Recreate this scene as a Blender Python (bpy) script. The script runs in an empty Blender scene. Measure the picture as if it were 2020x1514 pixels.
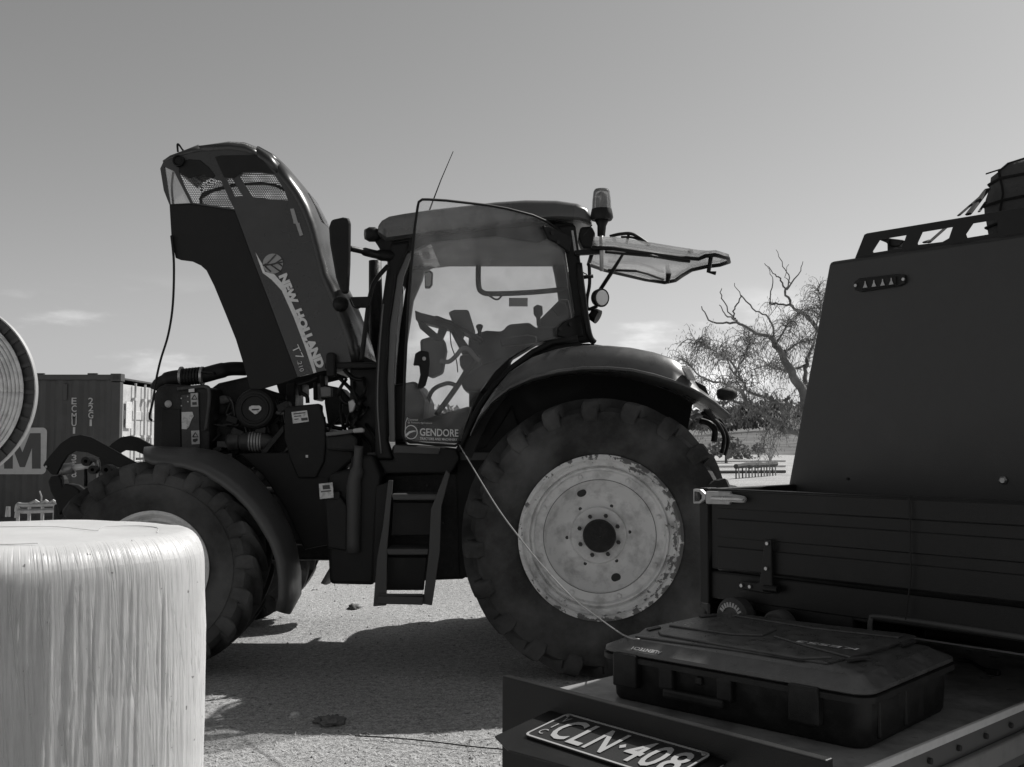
import bpy, bmesh, math, random
from mathutils import Vector, Matrix, noise
from mathutils.geometry import tessellate_polygon
random.seed(7)
scene = bpy.context.scene
COL = scene.collection
R = math.radians

# ------------------------------------------------------------------ camera
F = 2000.0; CW, CH = 2020, 1514; CAMH = 1.458; HORIZON = 872.0
PITCH = math.atan((HORIZON - CH / 2) / F)
cam_d = bpy.data.cameras.new('camera'); cam = bpy.data.objects.new('camera', cam_d); COL.objects.link(cam)
cam_d.sensor_width = 36; cam_d.lens = 36 * F / CW; cam_d.clip_end = 5000; cam_d.clip_start = 0.05
cam.location = (0, 0, CAMH); cam.rotation_euler = (math.pi / 2 + PITCH, 0, 0)
scene.camera = cam
scene.render.resolution_x = 1024; scene.render.resolution_y = 767

# ------------------------------------------------------------------ sun, sky, exposure
SUN_TO = Vector((0.78, 0.60, 1.0)).normalized()
sun_d = bpy.data.lights.new('sun', 'SUN'); sun = bpy.data.objects.new('sun', sun_d); COL.objects.link(sun)
sun_d.energy = 5.0; sun_d.angle = R(0.55); sun_d.color = (1, 0.985, 0.96)
sun.rotation_euler = SUN_TO.to_track_quat('Z', 'Y').to_euler(); sun.location = (5, 5, 10)
world = bpy.data.worlds.new('World'); scene.world = world; world.use_nodes = True
wn = world.node_tree.nodes; wl = world.node_tree.links; wn.clear()
sky = wn.new('ShaderNodeTexSky'); sky.sky_type = 'NISHITA'; sky.sun_disc = False
sky.sun_elevation = math.asin(SUN_TO.z); sky.sun_rotation = math.atan2(SUN_TO.x, SUN_TO.y)
sky.air_density = 1.15; sky.dust_density = 0.8; sky.ozone_density = 1.0
bw = wn.new('ShaderNodeRGBToBW'); wl.new(sky.outputs[0], bw.inputs[0])       # black-and-white photograph
geo = wn.new('ShaderNodeTexCoord')
sep = wn.new('ShaderNodeSeparateXYZ'); wl.new(geo.outputs['Generated'], sep.inputs[0])
mp = wn.new('ShaderNodeMapping'); mp.inputs['Scale'].default_value = (1, 1, 3.4); mp.inputs['Location'].default_value = (5.1, 3.2, 0.2)
wl.new(geo.outputs['Generated'], mp.inputs[0])
cn = wn.new('ShaderNodeTexNoise'); cn.inputs['Scale'].default_value = 5.2; cn.inputs['Detail'].default_value = 9; cn.inputs['Roughness'].default_value = 0.55
wl.new(mp.outputs[0], cn.inputs['Vector'])
cr = wn.new('ShaderNodeMapRange'); cr.interpolation_type = 'SMOOTHSTEP'
cr.inputs['From Min'].default_value = 0.53; cr.inputs['From Max'].default_value = 0.70; wl.new(cn.outputs[0], cr.inputs[0])
b0 = wn.new('ShaderNodeMapRange'); b0.interpolation_type = 'SMOOTHSTEP'; b0.inputs['From Min'].default_value = 0.16; b0.inputs['From Max'].default_value = 0.105
wl.new(sep.outputs[2], b0.inputs[0])
mm = wn.new('ShaderNodeMath'); mm.operation = 'MULTIPLY'; wl.new(cr.outputs[0], mm.inputs[0]); wl.new(b0.outputs[0], mm.inputs[1])
ma = wn.new('ShaderNodeMath'); ma.operation = 'MULTIPLY_ADD'; ma.inputs[1].default_value = 0.62; ma.inputs[2].default_value = 1.0
wl.new(mm.outputs[0], ma.inputs[0])
mx = wn.new('ShaderNodeMath'); mx.operation = 'MULTIPLY'; wl.new(bw.outputs[0], mx.inputs[0]); wl.new(ma.outputs[0], mx.inputs[1])
bg = wn.new('ShaderNodeBackground'); bg.inputs['Strength'].default_value = 0.092
wl.new(mx.outputs[0], bg.inputs['Color'])
wo = wn.new('ShaderNodeOutputWorld'); wl.new(bg.outputs[0], wo.inputs[0])
vs = scene.view_settings; vs.view_transform = 'Standard'; vs.look = 'None'; vs.exposure = 0.0; vs.gamma = 1.0; vs.use_curve_mapping = False

# ------------------------------------------------------------------ pixel -> place helpers (a pixel of the 2020x1514 photograph met with a known plane)
def ray(px, py):
    u = (px - CW / 2) / F; v = (CH / 2 - py) / F; c, s = math.cos(PITCH), math.sin(PITCH)
    return Vector((u, c - v * s, s + v * c))
def W(px, py, Y):
    d = ray(px, py); t = Y / d.y
    return Vector((d.x * t, Y, CAMH + d.z * t))
def WP(px, py, p0, n):
    d = ray(px, py); o = Vector((0, 0, CAMH)); n = Vector(n)
    t = (Vector(p0) - o).dot(n) / d.dot(n)
    return o + d * t
def WL(pts, Y): return [W(x, y, Y) for x, y in pts]
def zmap(ox, oy, s, pts): return [(ox + x / s, oy + y / s) for x, y in pts]

# ------------------------------------------------------------------ materials (all neutral grey: the photograph is black and white)
def mat(name, v, rough=0.5, metal=0.0, dirt=0.0, dv=0.2, dscale=3.0, bump=0.0, bscale=60.0, spec=0.5, rvar=0.12, thr=(0.45, 0.7), coat=0.0):
    m = bpy.data.materials.new(name); m.use_nodes = True
    nt = m.node_tree; n = nt.nodes; l = nt.links; p = n['Principled BSDF']
    p.inputs['Roughness'].default_value = rough; p.inputs['Metallic'].default_value = metal
    p.inputs['Specular IOR Level'].default_value = spec; p.inputs['Coat Weight'].default_value = coat
    p.inputs['Base Color'].default_value = (v, v, v, 1)
    tc = n.new('ShaderNodeNewGeometry')
    nz = n.new('ShaderNodeTexNoise'); nz.inputs['Scale'].default_value = dscale; nz.inputs['Detail'].default_value = 7; nz.inputs['Roughness'].default_value = 0.62
    l.new(tc.outputs['Position'], nz.inputs['Vector'])
    mr = n.new('ShaderNodeMapRange'); mr.inputs['From Min'].default_value = thr[0]; mr.inputs['From Max'].default_value = thr[1]
    mr.inputs['To Max'].default_value = dirt; l.new(nz.outputs[0], mr.inputs[0])
    mix = n.new('ShaderNodeMix'); mix.data_type = 'RGBA'
    mix.inputs['A'].default_value = (v, v, v, 1); mix.inputs['B'].default_value = (dv, dv, dv, 1)
    l.new(mr.outputs[0], mix.inputs['Factor']); l.new(mix.outputs['Result'], p.inputs['Base Color'])
    if rvar > 0:
        rr = n.new('ShaderNodeMapRange'); rr.inputs['From Min'].default_value = 0.3; rr.inputs['From Max'].default_value = 0.7
        rr.inputs['To Min'].default_value = max(0.03, rough - rvar); rr.inputs['To Max'].default_value = min(1, rough + rvar)
        l.new(nz.outputs[0], rr.inputs[0]); l.new(rr.outputs[0], p.inputs['Roughness'])
    if bump > 0:
        bz = n.new('ShaderNodeTexNoise'); bz.inputs['Scale'].default_value = bscale; bz.inputs['Detail'].default_value = 5
        l.new(tc.outputs['Position'], bz.inputs['Vector'])
        bn = n.new('ShaderNodeBump'); bn.inputs['Strength'].default_value = bump; bn.inputs['Distance'].default_value = 0.01
        l.new(bz.outputs[0], bn.inputs['Height']); l.new(bn.outputs[0], p.inputs['Normal'])
    return m
def glass_mat(name, tint=0.85, dust=0.06, dustv=0.5, gloss=0.08):
    m = bpy.data.materials.new(name); m.use_nodes = True
    nt = m.node_tree; n = nt.nodes; l = nt.links; n.clear()
    out = n.new('ShaderNodeOutputMaterial')
    tr = n.new('ShaderNodeBsdfTransparent'); tr.inputs[0].default_value = (tint, tint, tint, 1)
    gl = n.new('ShaderNodeBsdfGlossy'); gl.inputs['Roughness'].default_value = 0.03
    df = n.new('ShaderNodeBsdfDiffuse'); df.inputs[0].default_value = (dustv, dustv, dustv, 1)
    tl = n.new('ShaderNodeBsdfTranslucent'); tl.inputs[0].default_value = (dustv, dustv, dustv, 1)
    ds = n.new('ShaderNodeMixShader'); ds.inputs[0].default_value = 0.5; l.new(df.outputs[0], ds.inputs[1]); l.new(tl.outputs[0], ds.inputs[2])
    g = n.new('ShaderNodeNewGeometry'); nz = n.new('ShaderNodeTexNoise'); nz.inputs['Scale'].default_value = 5; nz.inputs['Detail'].default_value = 8
    l.new(g.outputs['Position'], nz.inputs['Vector'])
    mr = n.new('ShaderNodeMapRange'); mr.inputs['From Min'].default_value = 0.35; mr.inputs['From Max'].default_value = 0.7
    mr.inputs['To Min'].default_value = dust * 0.5; mr.inputs['To Max'].default_value = dust * 1.7; l.new(nz.outputs[0], mr.inputs[0])
    a = n.new('ShaderNodeMixShader'); l.new(mr.outputs[0], a.inputs[0]); l.new(tr.outputs[0], a.inputs[1]); l.new(ds.outputs[0], a.inputs[2])
    fr = n.new('ShaderNodeFresnel'); fr.inputs[0].default_value = 1.35
    sc = n.new('ShaderNodeMath'); sc.operation = 'MULTIPLY'; sc.inputs[1].default_value = gloss / 0.08; l.new(fr.outputs[0], sc.inputs[0])
    b = n.new('ShaderNodeMixShader'); l.new(sc.outputs[0], b.inputs[0]); l.new(a.outputs[0], b.inputs[1]); l.new(gl.outputs[0], b.inputs[2])
    l.new(b.outputs[0], out.inputs[0]); return m
def mesh_mat(name, v, pitch, hole):
    """woven grille: round openings in staggered rows, real see-through holes"""
    m = bpy.data.materials.new(name); m.use_nodes = True
    nt = m.node_tree; n = nt.nodes; l = nt.links; p = n['Principled BSDF']; out = n['Material Output']
    p.inputs['Base Color'].default_value = (v, v, v, 1); p.inputs['Roughness'].default_value = 0.6
    g = n.new('ShaderNodeNewGeometry'); sp = n.new('ShaderNodeSeparateXYZ'); l.new(g.outputs['Position'], sp.inputs[0])
    def M(op, a, b=None):
        q = n.new('ShaderNodeMath'); q.operation = op
        for i, x in enumerate((a, b)):
            if x is None: continue
            if isinstance(x, (int, float)): q.inputs[i].default_value = x
            else: l.new(x, q.inputs[i])
        return q.outputs[0]
    row = M('DIVIDE', sp.outputs[2], pitch * 0.8); off = M('MULTIPLY', M('FLOOR', row), 0.5)
    u = M('SUBTRACT', M('FRACT', M('ADD', M('DIVIDE', sp.outputs[0], pitch), off)), 0.5)
    w = M('SUBTRACT', M('FRACT', row), 0.5)
    d = M('SQRT', M('ADD', M('MULTIPLY', u, u), M('MULTIPLY', w, w)))
    k = M('LESS_THAN', d, hole)
    tr = n.new('ShaderNodeBsdfTransparent'); mixs = n.new('ShaderNodeMixShader')
    l.new(k, mixs.inputs[0]); l.new(p.outputs[0], mixs.inputs[1]); l.new(tr.outputs[0], mixs.inputs[2]); l.new(mixs.outputs[0], out.inputs[0])
    return m

MT = {}
MT['blue'] = mat('tractor_paint', 0.028, 0.32, dirt=0.35, dv=0.07, dscale=3.5, coat=0.12)
MT['blackp'] = mat('black_plastic', 0.012, 0.55, dirt=0.25, dv=0.04, dscale=4, bump=0.15, bscale=250, spec=0.25)
MT['black'] = mat('black_paint', 0.009, 0.5, dirt=0.3, dv=0.035, dscale=6, spec=0.22)
MT['fender'] = mat('dusty_skylit_paint', 0.085, 0.3, dirt=0.6, dv=0.15, dscale=3, coat=0.2)  # lighter copy of the tractor paint: dust plus sky reflection in the colour
MT['engine'] = mat('oily_metal', 0.014, 0.55, metal=0.1, dirt=0.6, dv=0.05, dscale=11, bump=0.4, bscale=60, spec=0.3)
MT['engine2'] = mat('cast_iron', 0.04, 0.55, metal=0.3, dirt=0.6, dv=0.1, dscale=12, bump=0.3, bscale=60)
MT['rubber'] = mat('tyre_rubber', 0.026, 0.8, dirt=0.95, dv=0.11, dscale=2.6, bump=0.3, bscale=90, spec=0.2, thr=(0.36, 0.68))
MT['fendp'] = mat('front_fender_plastic', 0.07, 0.42, dirt=0.5, dv=0.09, dscale=5, bump=0.1, bscale=200)
MT['steel'] = mat('bare_steel', 0.45, 0.35, metal=0.9, dirt=0.4, dv=0.15, dscale=20)
MT['alu'] = mat('aluminium', 0.42, 0.5, metal=0.6, dirt=0.4, dv=0.2, dscale=14)
MT['grey'] = mat('grey_trim', 0.13, 0.6, dirt=0.2, dv=0.2)
MT['dkgrey'] = mat('dark_grey_trim', 0.05, 0.6, dirt=0.3, dv=0.09)
MT['white'] = mat('white_paint', 0.75, 0.5, dirt=0.25, dv=0.45, dscale=20)
MT['sticker'] = mat('paper_sticker', 0.62, 0.6, dirt=0.6, dv=0.3, dscale=40, thr=(0.5, 0.62))
MT['decal'] = mat('grey_decal', 0.42, 0.45, dirt=0.3, dv=0.3, dscale=15)
MT['decalw'] = mat('white_decal', 0.72, 0.5, dirt=0.4, dv=0.5, dscale=30)
MT['decald'] = mat('dim_decal', 0.3, 0.45)
MT['ink'] = mat('dark_ink', 0.03, 0.6)
MT['glass'] = glass_mat('cab_glass', 0.86, 0.05, 0.55, 0.07)
MT['doorglass'] = glass_mat('dusty_door_glass', 0.985, 0.10, 0.7, 0.06)
MT['rearglass'] = glass_mat('rear_glass', 0.9, 0.14, 0.8, 0.05)
MT['lens'] = glass_mat('lamp_lens', 0.62, 0.35, 0.6, 0.12)
MT['clear'] = glass_mat('clear_lens', 0.92, 0.13, 0.8, 0.1)
MT['mesh'] = mesh_mat('grille_mesh', 0.03, 0.016, 0.43)
MT['utep'] = mat('powder_coat_black', 0.009, 0.42, dirt=0.5, dv=0.022, dscale=5, bump=0.12, bscale=500, spec=0.28)
MT['canop'] = mat('canopy_powder_coat', 0.019, 0.40, dirt=0.7, dv=0.04, dscale=3.2, thr=(0.42, 0.75), bump=0.1, bscale=500)
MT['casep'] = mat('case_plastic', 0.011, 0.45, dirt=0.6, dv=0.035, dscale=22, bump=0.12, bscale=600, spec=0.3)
MT['caselid'] = mat('case_plastic_skylit', 0.065, 0.34, dirt=0.8, dv=0.11, dscale=30, bump=0.12, bscale=600)  # lighter copy of the case plastic, sky reflection put into the colour
MT['plate'] = mat('plate_black', 0.02, 0.4)
MT['rope'] = mat('strap_webbing', 0.02, 0.9, spec=0.1)
MT['canvas'] = mat('canvas', 0.05, 0.9, dirt=0.6, dv=0.09, dscale=8, bump=0.6, bscale=40)

def rim_mat():
    m = mat('rim_paint', 0.70, 0.42, dirt=0.9, dv=0.30, dscale=8, thr=(0.47, 0.72))
    nt = m.node_tree; n = nt.nodes; l = nt.links; p = n['Principled BSDF']
    base = p.inputs['Base Color'].links[0].from_socket
    tc = n.new('ShaderNodeTexCoord'); sp = n.new('ShaderNodeSeparateXYZ'); l.new(tc.outputs['Object'], sp.inputs[0])
    cx = n.new('ShaderNodeCombineXYZ'); l.new(sp.outputs[0], cx.inputs[0]); l.new(sp.outputs[2], cx.inputs[1])
    ln = n.new('ShaderNodeVectorMath'); ln.operation = 'LENGTH'; l.new(cx.outputs[0], ln.inputs[0])
    r0 = n.new('ShaderNodeMapRange'); r0.inputs['From Min'].default_value = 0.40; r0.inputs['From Max'].default_value = 0.50; r0.inputs['To Min'].default_value = -0.13; r0.inputs['To Max'].default_value = 0.1
    l.new(ln.outputs['Value'], r0.inputs[0])
    sx = n.new('ShaderNodeMath'); sx.operation = 'MULTIPLY'; sx.inputs[1].default_value = 0.13; l.new(sp.outputs[0], sx.inputs[0])
    nz = n.new('ShaderNodeTexNoise'); nz.inputs['Scale'].default_value = 21; nz.inputs['Detail'].default_value = 9; nz.inputs['Roughness'].default_value = 0.65
    l.new(tc.outputs['Object'], nz.inputs['Vector'])
    a1 = n.new('ShaderNodeMath'); l.new(nz.outputs[0], a1.inputs[0]); l.new(r0.outputs[0], a1.inputs[1])
    a2 = n.new('ShaderNodeMath'); l.new(a1.outputs[0], a2.inputs[0]); l.new(sx.outputs[0], a2.inputs[1])
    cp = n.new('ShaderNodeMapRange'); cp.inputs['From Min'].default_value = 0.6; cp.inputs['From Max'].default_value = 0.63; l.new(a2.outputs[0], cp.inputs[0])
    mix = n.new('ShaderNodeMix'); mix.data_type = 'RGBA'; mix.inputs['B'].default_value = (0.13, 0.13, 0.13, 1)
    l.new(cp.outputs[0], mix.inputs['Factor']); l.new(base, mix.inputs['A']); l.new(mix.outputs['Result'], p.inputs['Base Color'])
    return m
MT['rim'] = rim_mat()

# ------------------------------------------------------------------ mesh helpers
class MB:
    def __init__(s): s.v = []; s.f = []
    def add(s, vs, fs):
        o = len(s.v); s.v += [Vector(p) for p in vs]; s.f += [tuple(i + o for i in f) for f in fs]; return s
    def prism(s, pts, d):
        d = Vector(d); n = len(pts); a = [Vector(p) for p in pts]; b = [p + d for p in a]
        fs = [tuple(range(n)), tuple(range(2 * n - 1, n - 1, -1))] + [(i, i + n, (i + 1) % n + n, (i + 1) % n) for i in range(n)]
        return s.add(a + b, fs)
    def plate(s, outer, holes, fmap, d):
        d = Vector(d); loops = [[Vector((x, y, 0)) for x, y in q] for q in [outer] + holes]
        flat = [p for q in loops for p in q]; N = len(flat)
        tris = tessellate_polygon(loops); a = [Vector(fmap(p.x, p.y)) for p in flat]; b = [p + d for p in a]
        fs = [tuple(t) for t in tris] + [tuple(i + N for i in reversed(t)) for t in tris]; o = 0
        for q in loops:
            n = len(q); fs += [(o + i, o + (i + 1) % n, o + (i + 1) % n + N, o + i + N) for i in range(n)]; o += n
        return s.add(a + b, fs)
    def box(s, c, sz, rot=None):
        c = Vector(c); h = Vector(sz) / 2; vs = []
        for x in (-1, 1):
            for y in (-1, 1):
                for z in (-1, 1):
                    p = Vector((x * h.x, y * h.y, z * h.z)); vs.append(c + (rot @ p if rot else p))
        return s.add(vs, [(0, 1, 3, 2), (4, 6, 7, 5), (0, 4, 5, 1), (2, 3, 7, 6), (0, 2, 6, 4), (1, 5, 7, 3)])
    def tube(s, path, r, seg=8, flat=None):
        P = [Vector(p) for p in path]; n = len(P); rs = r if isinstance(r, (list, tuple)) else [r] * n
        rings = []; up = Vector((0.13, 0.21, 0.97)).normalized(); prev = None
        for i in range(n):
            t = (P[min(i + 1, n - 1)] - P[max(i - 1, 0)])
            t = t.normalized() if t.length > 1e-9 else Vector((0, 0, 1))
            if prev is None:
                a = t.cross(up)
                if a.length < 0.1: a = t.cross(Vector((1, 0, 0)))
                a.normalize()
            else: a = (prev - t * prev.dot(t)).normalized()
            prev = a; b = t.cross(a); k = flat or 1.0
            rings.append([P[i] + (a * math.cos(2 * math.pi * j / seg) + b * k * math.sin(2 * math.pi * j / seg)) * rs[i] for j in range(seg)])
        return s.loft(rings)
    def loft(s, rings, caps=True, closed=True):
        m = len(rings[0]); vs = [p for q in rings for p in q]; fs = []
        for i in range(len(rings) - 1):
            for j in range(m if closed else m - 1):
                k = (j + 1) % m; fs.append((i * m + j, i * m + k, (i + 1) * m + k, (i + 1) * m + j))
        if caps and closed: fs += [tuple(reversed(range(m))), tuple(range((len(rings) - 1) * m, len(rings) * m))]
        return s.add(vs, fs)
    def lathe(s, prof, c, seg=48, axis='Y', caps=False):
        c = Vector(c); rings = []
        for r, h in prof:
            q = []
            for j in range(seg):
                a = 2 * math.pi * j / seg; x, y = r * math.cos(a), r * math.sin(a)
                q.append(c + (Vector((x, h, y)) if axis == 'Y' else Vector((x, y, h)) if axis == 'Z' else Vector((h, x, y))))
            rings.append(q)
        return s.loft(rings, caps=caps)
    def cyl(s, p, q, r, seg=16): return s.tube([p, q], r, seg)
    def build(s, name, m, parent=None, smooth=False, bevel=0.0, seg=2, solid=0.0, recalc=True, auto=None):
        base = Vector((0, 0, 0)); q = parent
        while q: base += q.location; q = q.parent
        me = bpy.data.meshes.new(name); me.from_pydata([tuple(p - base) for p in s.v], [], s.f); me.validate()
        if recalc:
            bm = bmesh.new(); bm.from_mesh(me); bmesh.ops.recalc_face_normals(bm, faces=bm.faces); bm.to_mesh(me); bm.free()
        if smooth or auto:
            me.polygons.foreach_set('use_smooth', [True] * len(me.polygons))
            if auto: me.set_sharp_from_angle(angle=R(auto))
        me.materials.append(MT[m] if isinstance(m, str) else m)
        o = bpy.data.objects.new(name, me); COL.objects.link(o); o.parent = parent
        if solid: k = o.modifiers.new('solid', 'SOLIDIFY'); k.thickness = solid; k.offset = 0
        if bevel: k = o.modifiers.new('bevel', 'BEVEL'); k.width = bevel; k.segments = seg; k.limit_method = 'ANGLE'; k.angle_limit = R(35)
        return o
def tag(o, label=None, cat=None, group=None, kind=None):
    for k, v in (('label', label), ('category', cat), ('group', group), ('kind', kind)):
        if v: o[k] = v
    return o
def empty(name, loc, label, cat, group=None):
    o = bpy.data.objects.new(name, None); COL.objects.link(o); o.location = loc; o.empty_display_size = 0.2
    return tag(o, label, cat, group)
def smooth_path(pts, n=6):
    P = [Vector(p) for p in pts]; out = []
    for i in range(len(P) - 1):
        p0, p1, p2, p3 = P[max(i - 1, 0)], P[i], P[i + 1], P[min(i + 2, len(P) - 1)]
        for k in range(n):
            t = k / n; out.append(0.5 * ((2 * p1) + (p2 - p0) * t + (2 * p0 - 5 * p1 + 4 * p2 - p3) * t * t + (3 * p1 - p0 - 3 * p2 + p3) * t ** 3))
    out.append(P[-1]); return out
def text(name, body, O, ex, ey, w, h, m, parent, bold=0.0, shear=0.0, thick=0.0015, spacing=1.0):
    """lettering as a thin mesh, its box fitted to w x h, lower left corner at O"""
    c = bpy.data.curves.new(name, 'FONT'); c.body = body; c.offset = bold; c.shear = shear; c.space_character = spacing; c.resolution_u = 3
    t = bpy.data.objects.new(name, c); COL.objects.link(t)
    bpy.context.view_layer.update()
    me0 = bpy.data.meshes.new_from_object(t.evaluated_get(bpy.context.evaluated_depsgraph_get()))
    vs = [v.co.copy() for v in me0.vertices]; fs = [tuple(p.vertices) for p in me0.polygons]
    bpy.data.objects.remove(t); bpy.data.meshes.remove(me0)
    x0 = min(v.x for v in vs); x1 = max(v.x for v in vs); y0 = min(v.y for v in vs); y1 = max(v.y for v in vs)
    O, ex, ey = Vector(O), Vector(ex).normalized(), Vector(ey).normalized(); en = ex.cross(ey).normalized()
    b = MB(); b.add([O + ex * ((v.x - x0) / (x1 - x0) * w) + ey * ((v.y - y0) / (y1 - y0) * h) + en * thick for v in vs], fs)
    return b.build(name, m, parent, recalc=False)
# ================================================================== the setting
def ground_mat():
    m = bpy.data.materials.new('dry_ground'); m.use_nodes = True
    nt = m.node_tree; n = nt.nodes; l = nt.links; p = n['Principled BSDF']; p.inputs['Roughness'].default_value = 0.95; p.inputs['Specular IOR Level'].default_value = 0.1
    g = n.new('ShaderNodeNewGeometry')
    def nz(s, d=8, r=0.6, vec=None):
        q = n.new('ShaderNodeTexNoise'); q.inputs['Scale'].default_value = s; q.inputs['Detail'].default_value = d; q.inputs['Roughness'].default_value = r
        l.new(vec or g.outputs['Position'], q.inputs['Vector']); return q.outputs[0]
    def rng(x, a, b, c, d):
        q = n.new('ShaderNodeMapRange'); l.new(x, q.inputs[0])
        for k, v in zip(('From Min', 'From Max', 'To Min', 'To Max'), (a, b, c, d)): q.inputs[k].default_value = v
        return q.outputs[0]
    def mul(a, b):
        q = n.new('ShaderNodeMath'); q.operation = 'MULTIPLY'; l.new(a, q.inputs[0]); l.new(b, q.inputs[1]); return q.outputs[0]
    fine = rng(nz(85, 7, 0.8), 0.36, 0.60, 0.36, 1.2)
    mid = rng(nz(24, 6, 0.7), 0.34, 0.62, 0.62, 1.1)
    big = rng(nz(0.55, 4), 0.3, 0.7, 0.8, 1.1)
    spots = rng(nz(28, 3, 0.5), 0.62, 0.7, 1.0, 0.45)
    v = mul(mul(mul(fine, mid), big), spots)
    k = n.new('ShaderNodeMath'); k.operation = 'MULTIPLY'; k.inputs[1].default_value = 0.60; l.new(v, k.inputs[0])
    l.new(k.outputs[0], p.inputs['Base Color'])
    bn = n.new('ShaderNodeBump'); bn.inputs['Strength'].default_value = 0.9; bn.inputs['Distance'].default_value = 0.03
    l.new(nz(45, 8, 0.7), bn.inputs['Height']); l.new(bn.outputs[0], p.inputs['Normal'])
    return m
MT['ground'] = ground_mat()
MT['straw'] = mat('straw', 0.55, 0.8, dirt=1, dv=0.2, dscale=25)
def gz(x, y):
    a = max(0.0, 1 - abs(y - 8) / 14) * max(0.0, 1 - abs(x) / 12)
    return 0.02 * a * noise.noise(Vector((x * 0.9, y * 0.9, 0)))
b = MB(); xs = [-2500, -600, -150, -50, -20] + [-12 + 0.25 * i for i in range(97)] + [20, 50, 150, 600, 2500]
ys = [-60, -10, 0] + [2 + 0.25 * i for i in range(81)] + [26, 32, 45, 70, 120, 300, 900, 3500]
b.add([(x, y, gz(x, y)) for y in ys for x in xs], [(j * len(xs) + i, j * len(xs) + i + 1, (j + 1) * len(xs) + i + 1, (j + 1) * len(xs) + i) for j in range(len(ys) - 1) for i in range(len(xs) - 1)])
tag(b.build('ground', 'ground', smooth=True, recalc=False), kind='structure')

rs = random.Random(3); b = MB()
for i in range(42000):
    y = 3.6 + 11.5 * rs.random() ** 1.5; x = (rs.random() - 0.5) * (y * 1.0 + 1.0)
    L = rs.uniform(0.010, 0.045); a = rs.uniform(0, 6.283); w = rs.uniform(0.0012, 0.003); t = rs.uniform(-0.25, 0.35)
    d = Vector((math.cos(a), math.sin(a), t)) * L; s = Vector((-math.sin(a), math.cos(a), 0)) * w; p = Vector((x, y, gz(x, y) + 0.004 + max(0, -d.z)))
    b.add([p - s, p + s, p + d + s * 0.5, p + d - s * 0.5], [(0, 1, 2, 3)])
tag(b.build('cut_straw', 'straw', recalc=False), 'short bits of dry cut straw strewn over the yard', 'straw', kind='stuff')
MT['stone'] = mat('grey_stone', 0.30, 0.9, dirt=1, dv=0.12, dscale=18)
b = MB(); OV = ((1, 0, 0), (0, 1, 0), (-1, 0, 0), (0, -1, 0), (0, 0, 1), (0, 0, -1)); OF = ((0, 1, 4), (1, 2, 4), (2, 3, 4), (3, 0, 4), (1, 0, 5), (2, 1, 5), (3, 2, 5), (0, 3, 5))
for i in range(5200):
    y = 3.7 + 10 * rs.random() ** 1.4; x = (rs.random() - 0.5) * (y + 1.0); s = 0.0025 + 0.011 * rs.random() ** 3.2; a = rs.uniform(0, 6.28); ca, sa = math.cos(a) * s, math.sin(a) * s; q = (rs.uniform(0.7, 1.5), rs.uniform(0.6, 1.1), rs.uniform(0.4, 0.8))
    b.add([(x + v[0] * q[0] * ca - v[1] * q[1] * sa, y + v[0] * q[0] * sa + v[1] * q[1] * ca, gz(x, y) + s * 0.25 + v[2] * q[2] * s) for v in OV], OF)
tag(b.build('small_stones', 'stone', recalc=False), 'small loose stones scattered over the yard', 'stones', kind='stuff')
MT['clod'] = mat('dirt_clod', 0.12, 0.95, bump=0.6, bscale=90)
def clod(px, py, r, label, m='clod', sq=0.5):
    Y = 1.458 * F / (py - HORIZON); c = W(px, py, Y); c.z = r * 0.2; b = MB(); rings = []
    for i in range(13):
        ph = math.pi * i / 12; q = []
        for j in range(22):
            th = 2 * math.pi * j / 22; d = Vector((math.sin(ph) * math.cos(th), math.sin(ph) * math.sin(th), math.cos(ph)))
            q.append(c + Vector((d.x, d.y, d.z * sq)) * r * (1 + 0.7 * noise.noise(d * 2.3 + c * 9) + 0.4 * noise.noise(d * 6 + c * 5)))
        rings.append(q)
    b.loft(rings); tag(b.build('dirt_clod', m, smooth=True), label, 'clod', 'clods and tufts on the ground')
clod(698, 1197, 0.055, 'dark clod on the sunlit ground left of the cab steps')
clod(655, 1418, 0.055, 'dark tuft in the tractor shadow near the sunlit strip')
clod(632, 1414, 0.035, 'small dark tuft left of the larger tuft in the shadow')
clod(580, 1404, 0.022, 'pale pebble in the middle of the tractor shadow', 'straw', 0.8)

# hills
MT['field'] = mat('dry_field', 0.12, 0.95, dirt=1, dv=0.05, dscale=0.12, thr=(0.4, 0.6))
b = MB(); N = 60; rows = []
for k, (Y, hh) in enumerate(((90, -0.4), (130, 0.9), (180, 2.6), (260, 6.0), (420, 10.0))):
    q = []
    for i in range(N):
        x = -150 + 420 * i / (N - 1); u = min(1, max(0, (x / Y - 0.12) / 0.25))
        q.append(Vector((x, Y, hh * (0.25 + 0.75 * u) + (0.5 if k else 0) * noise.noise(Vector((x * 0.02, Y * 0.02, 3))) - 0.5 * (k == 0))))
    rows.append(q)
b.loft(rows, closed=False); tag(b.build('hill', 'field', smooth=True), kind='structure')
b = MB(); rows = []
for k, (Y, hh) in enumerate(((420, 3), (480, 10), (600, 22), (900, 26), (1400, 10))):
    rows.append([Vector((x, Y, hh * (0.75 + 0.5 * noise.noise(Vector((x * 0.004, Y * 0.003, 1)))) * min(1, max(0.15, (x + 260) / 350)))) for x in [-700 + 1900 * i / 79 for i in range(80)]])
b.loft(rows, closed=False); MT['farhill'] = mat('far_pasture', 0.12, 0.95, dirt=1, dv=0.18, dscale=0.02)
tag(b.build('far_hill', 'farhill', smooth=True), kind='structure')

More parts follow.
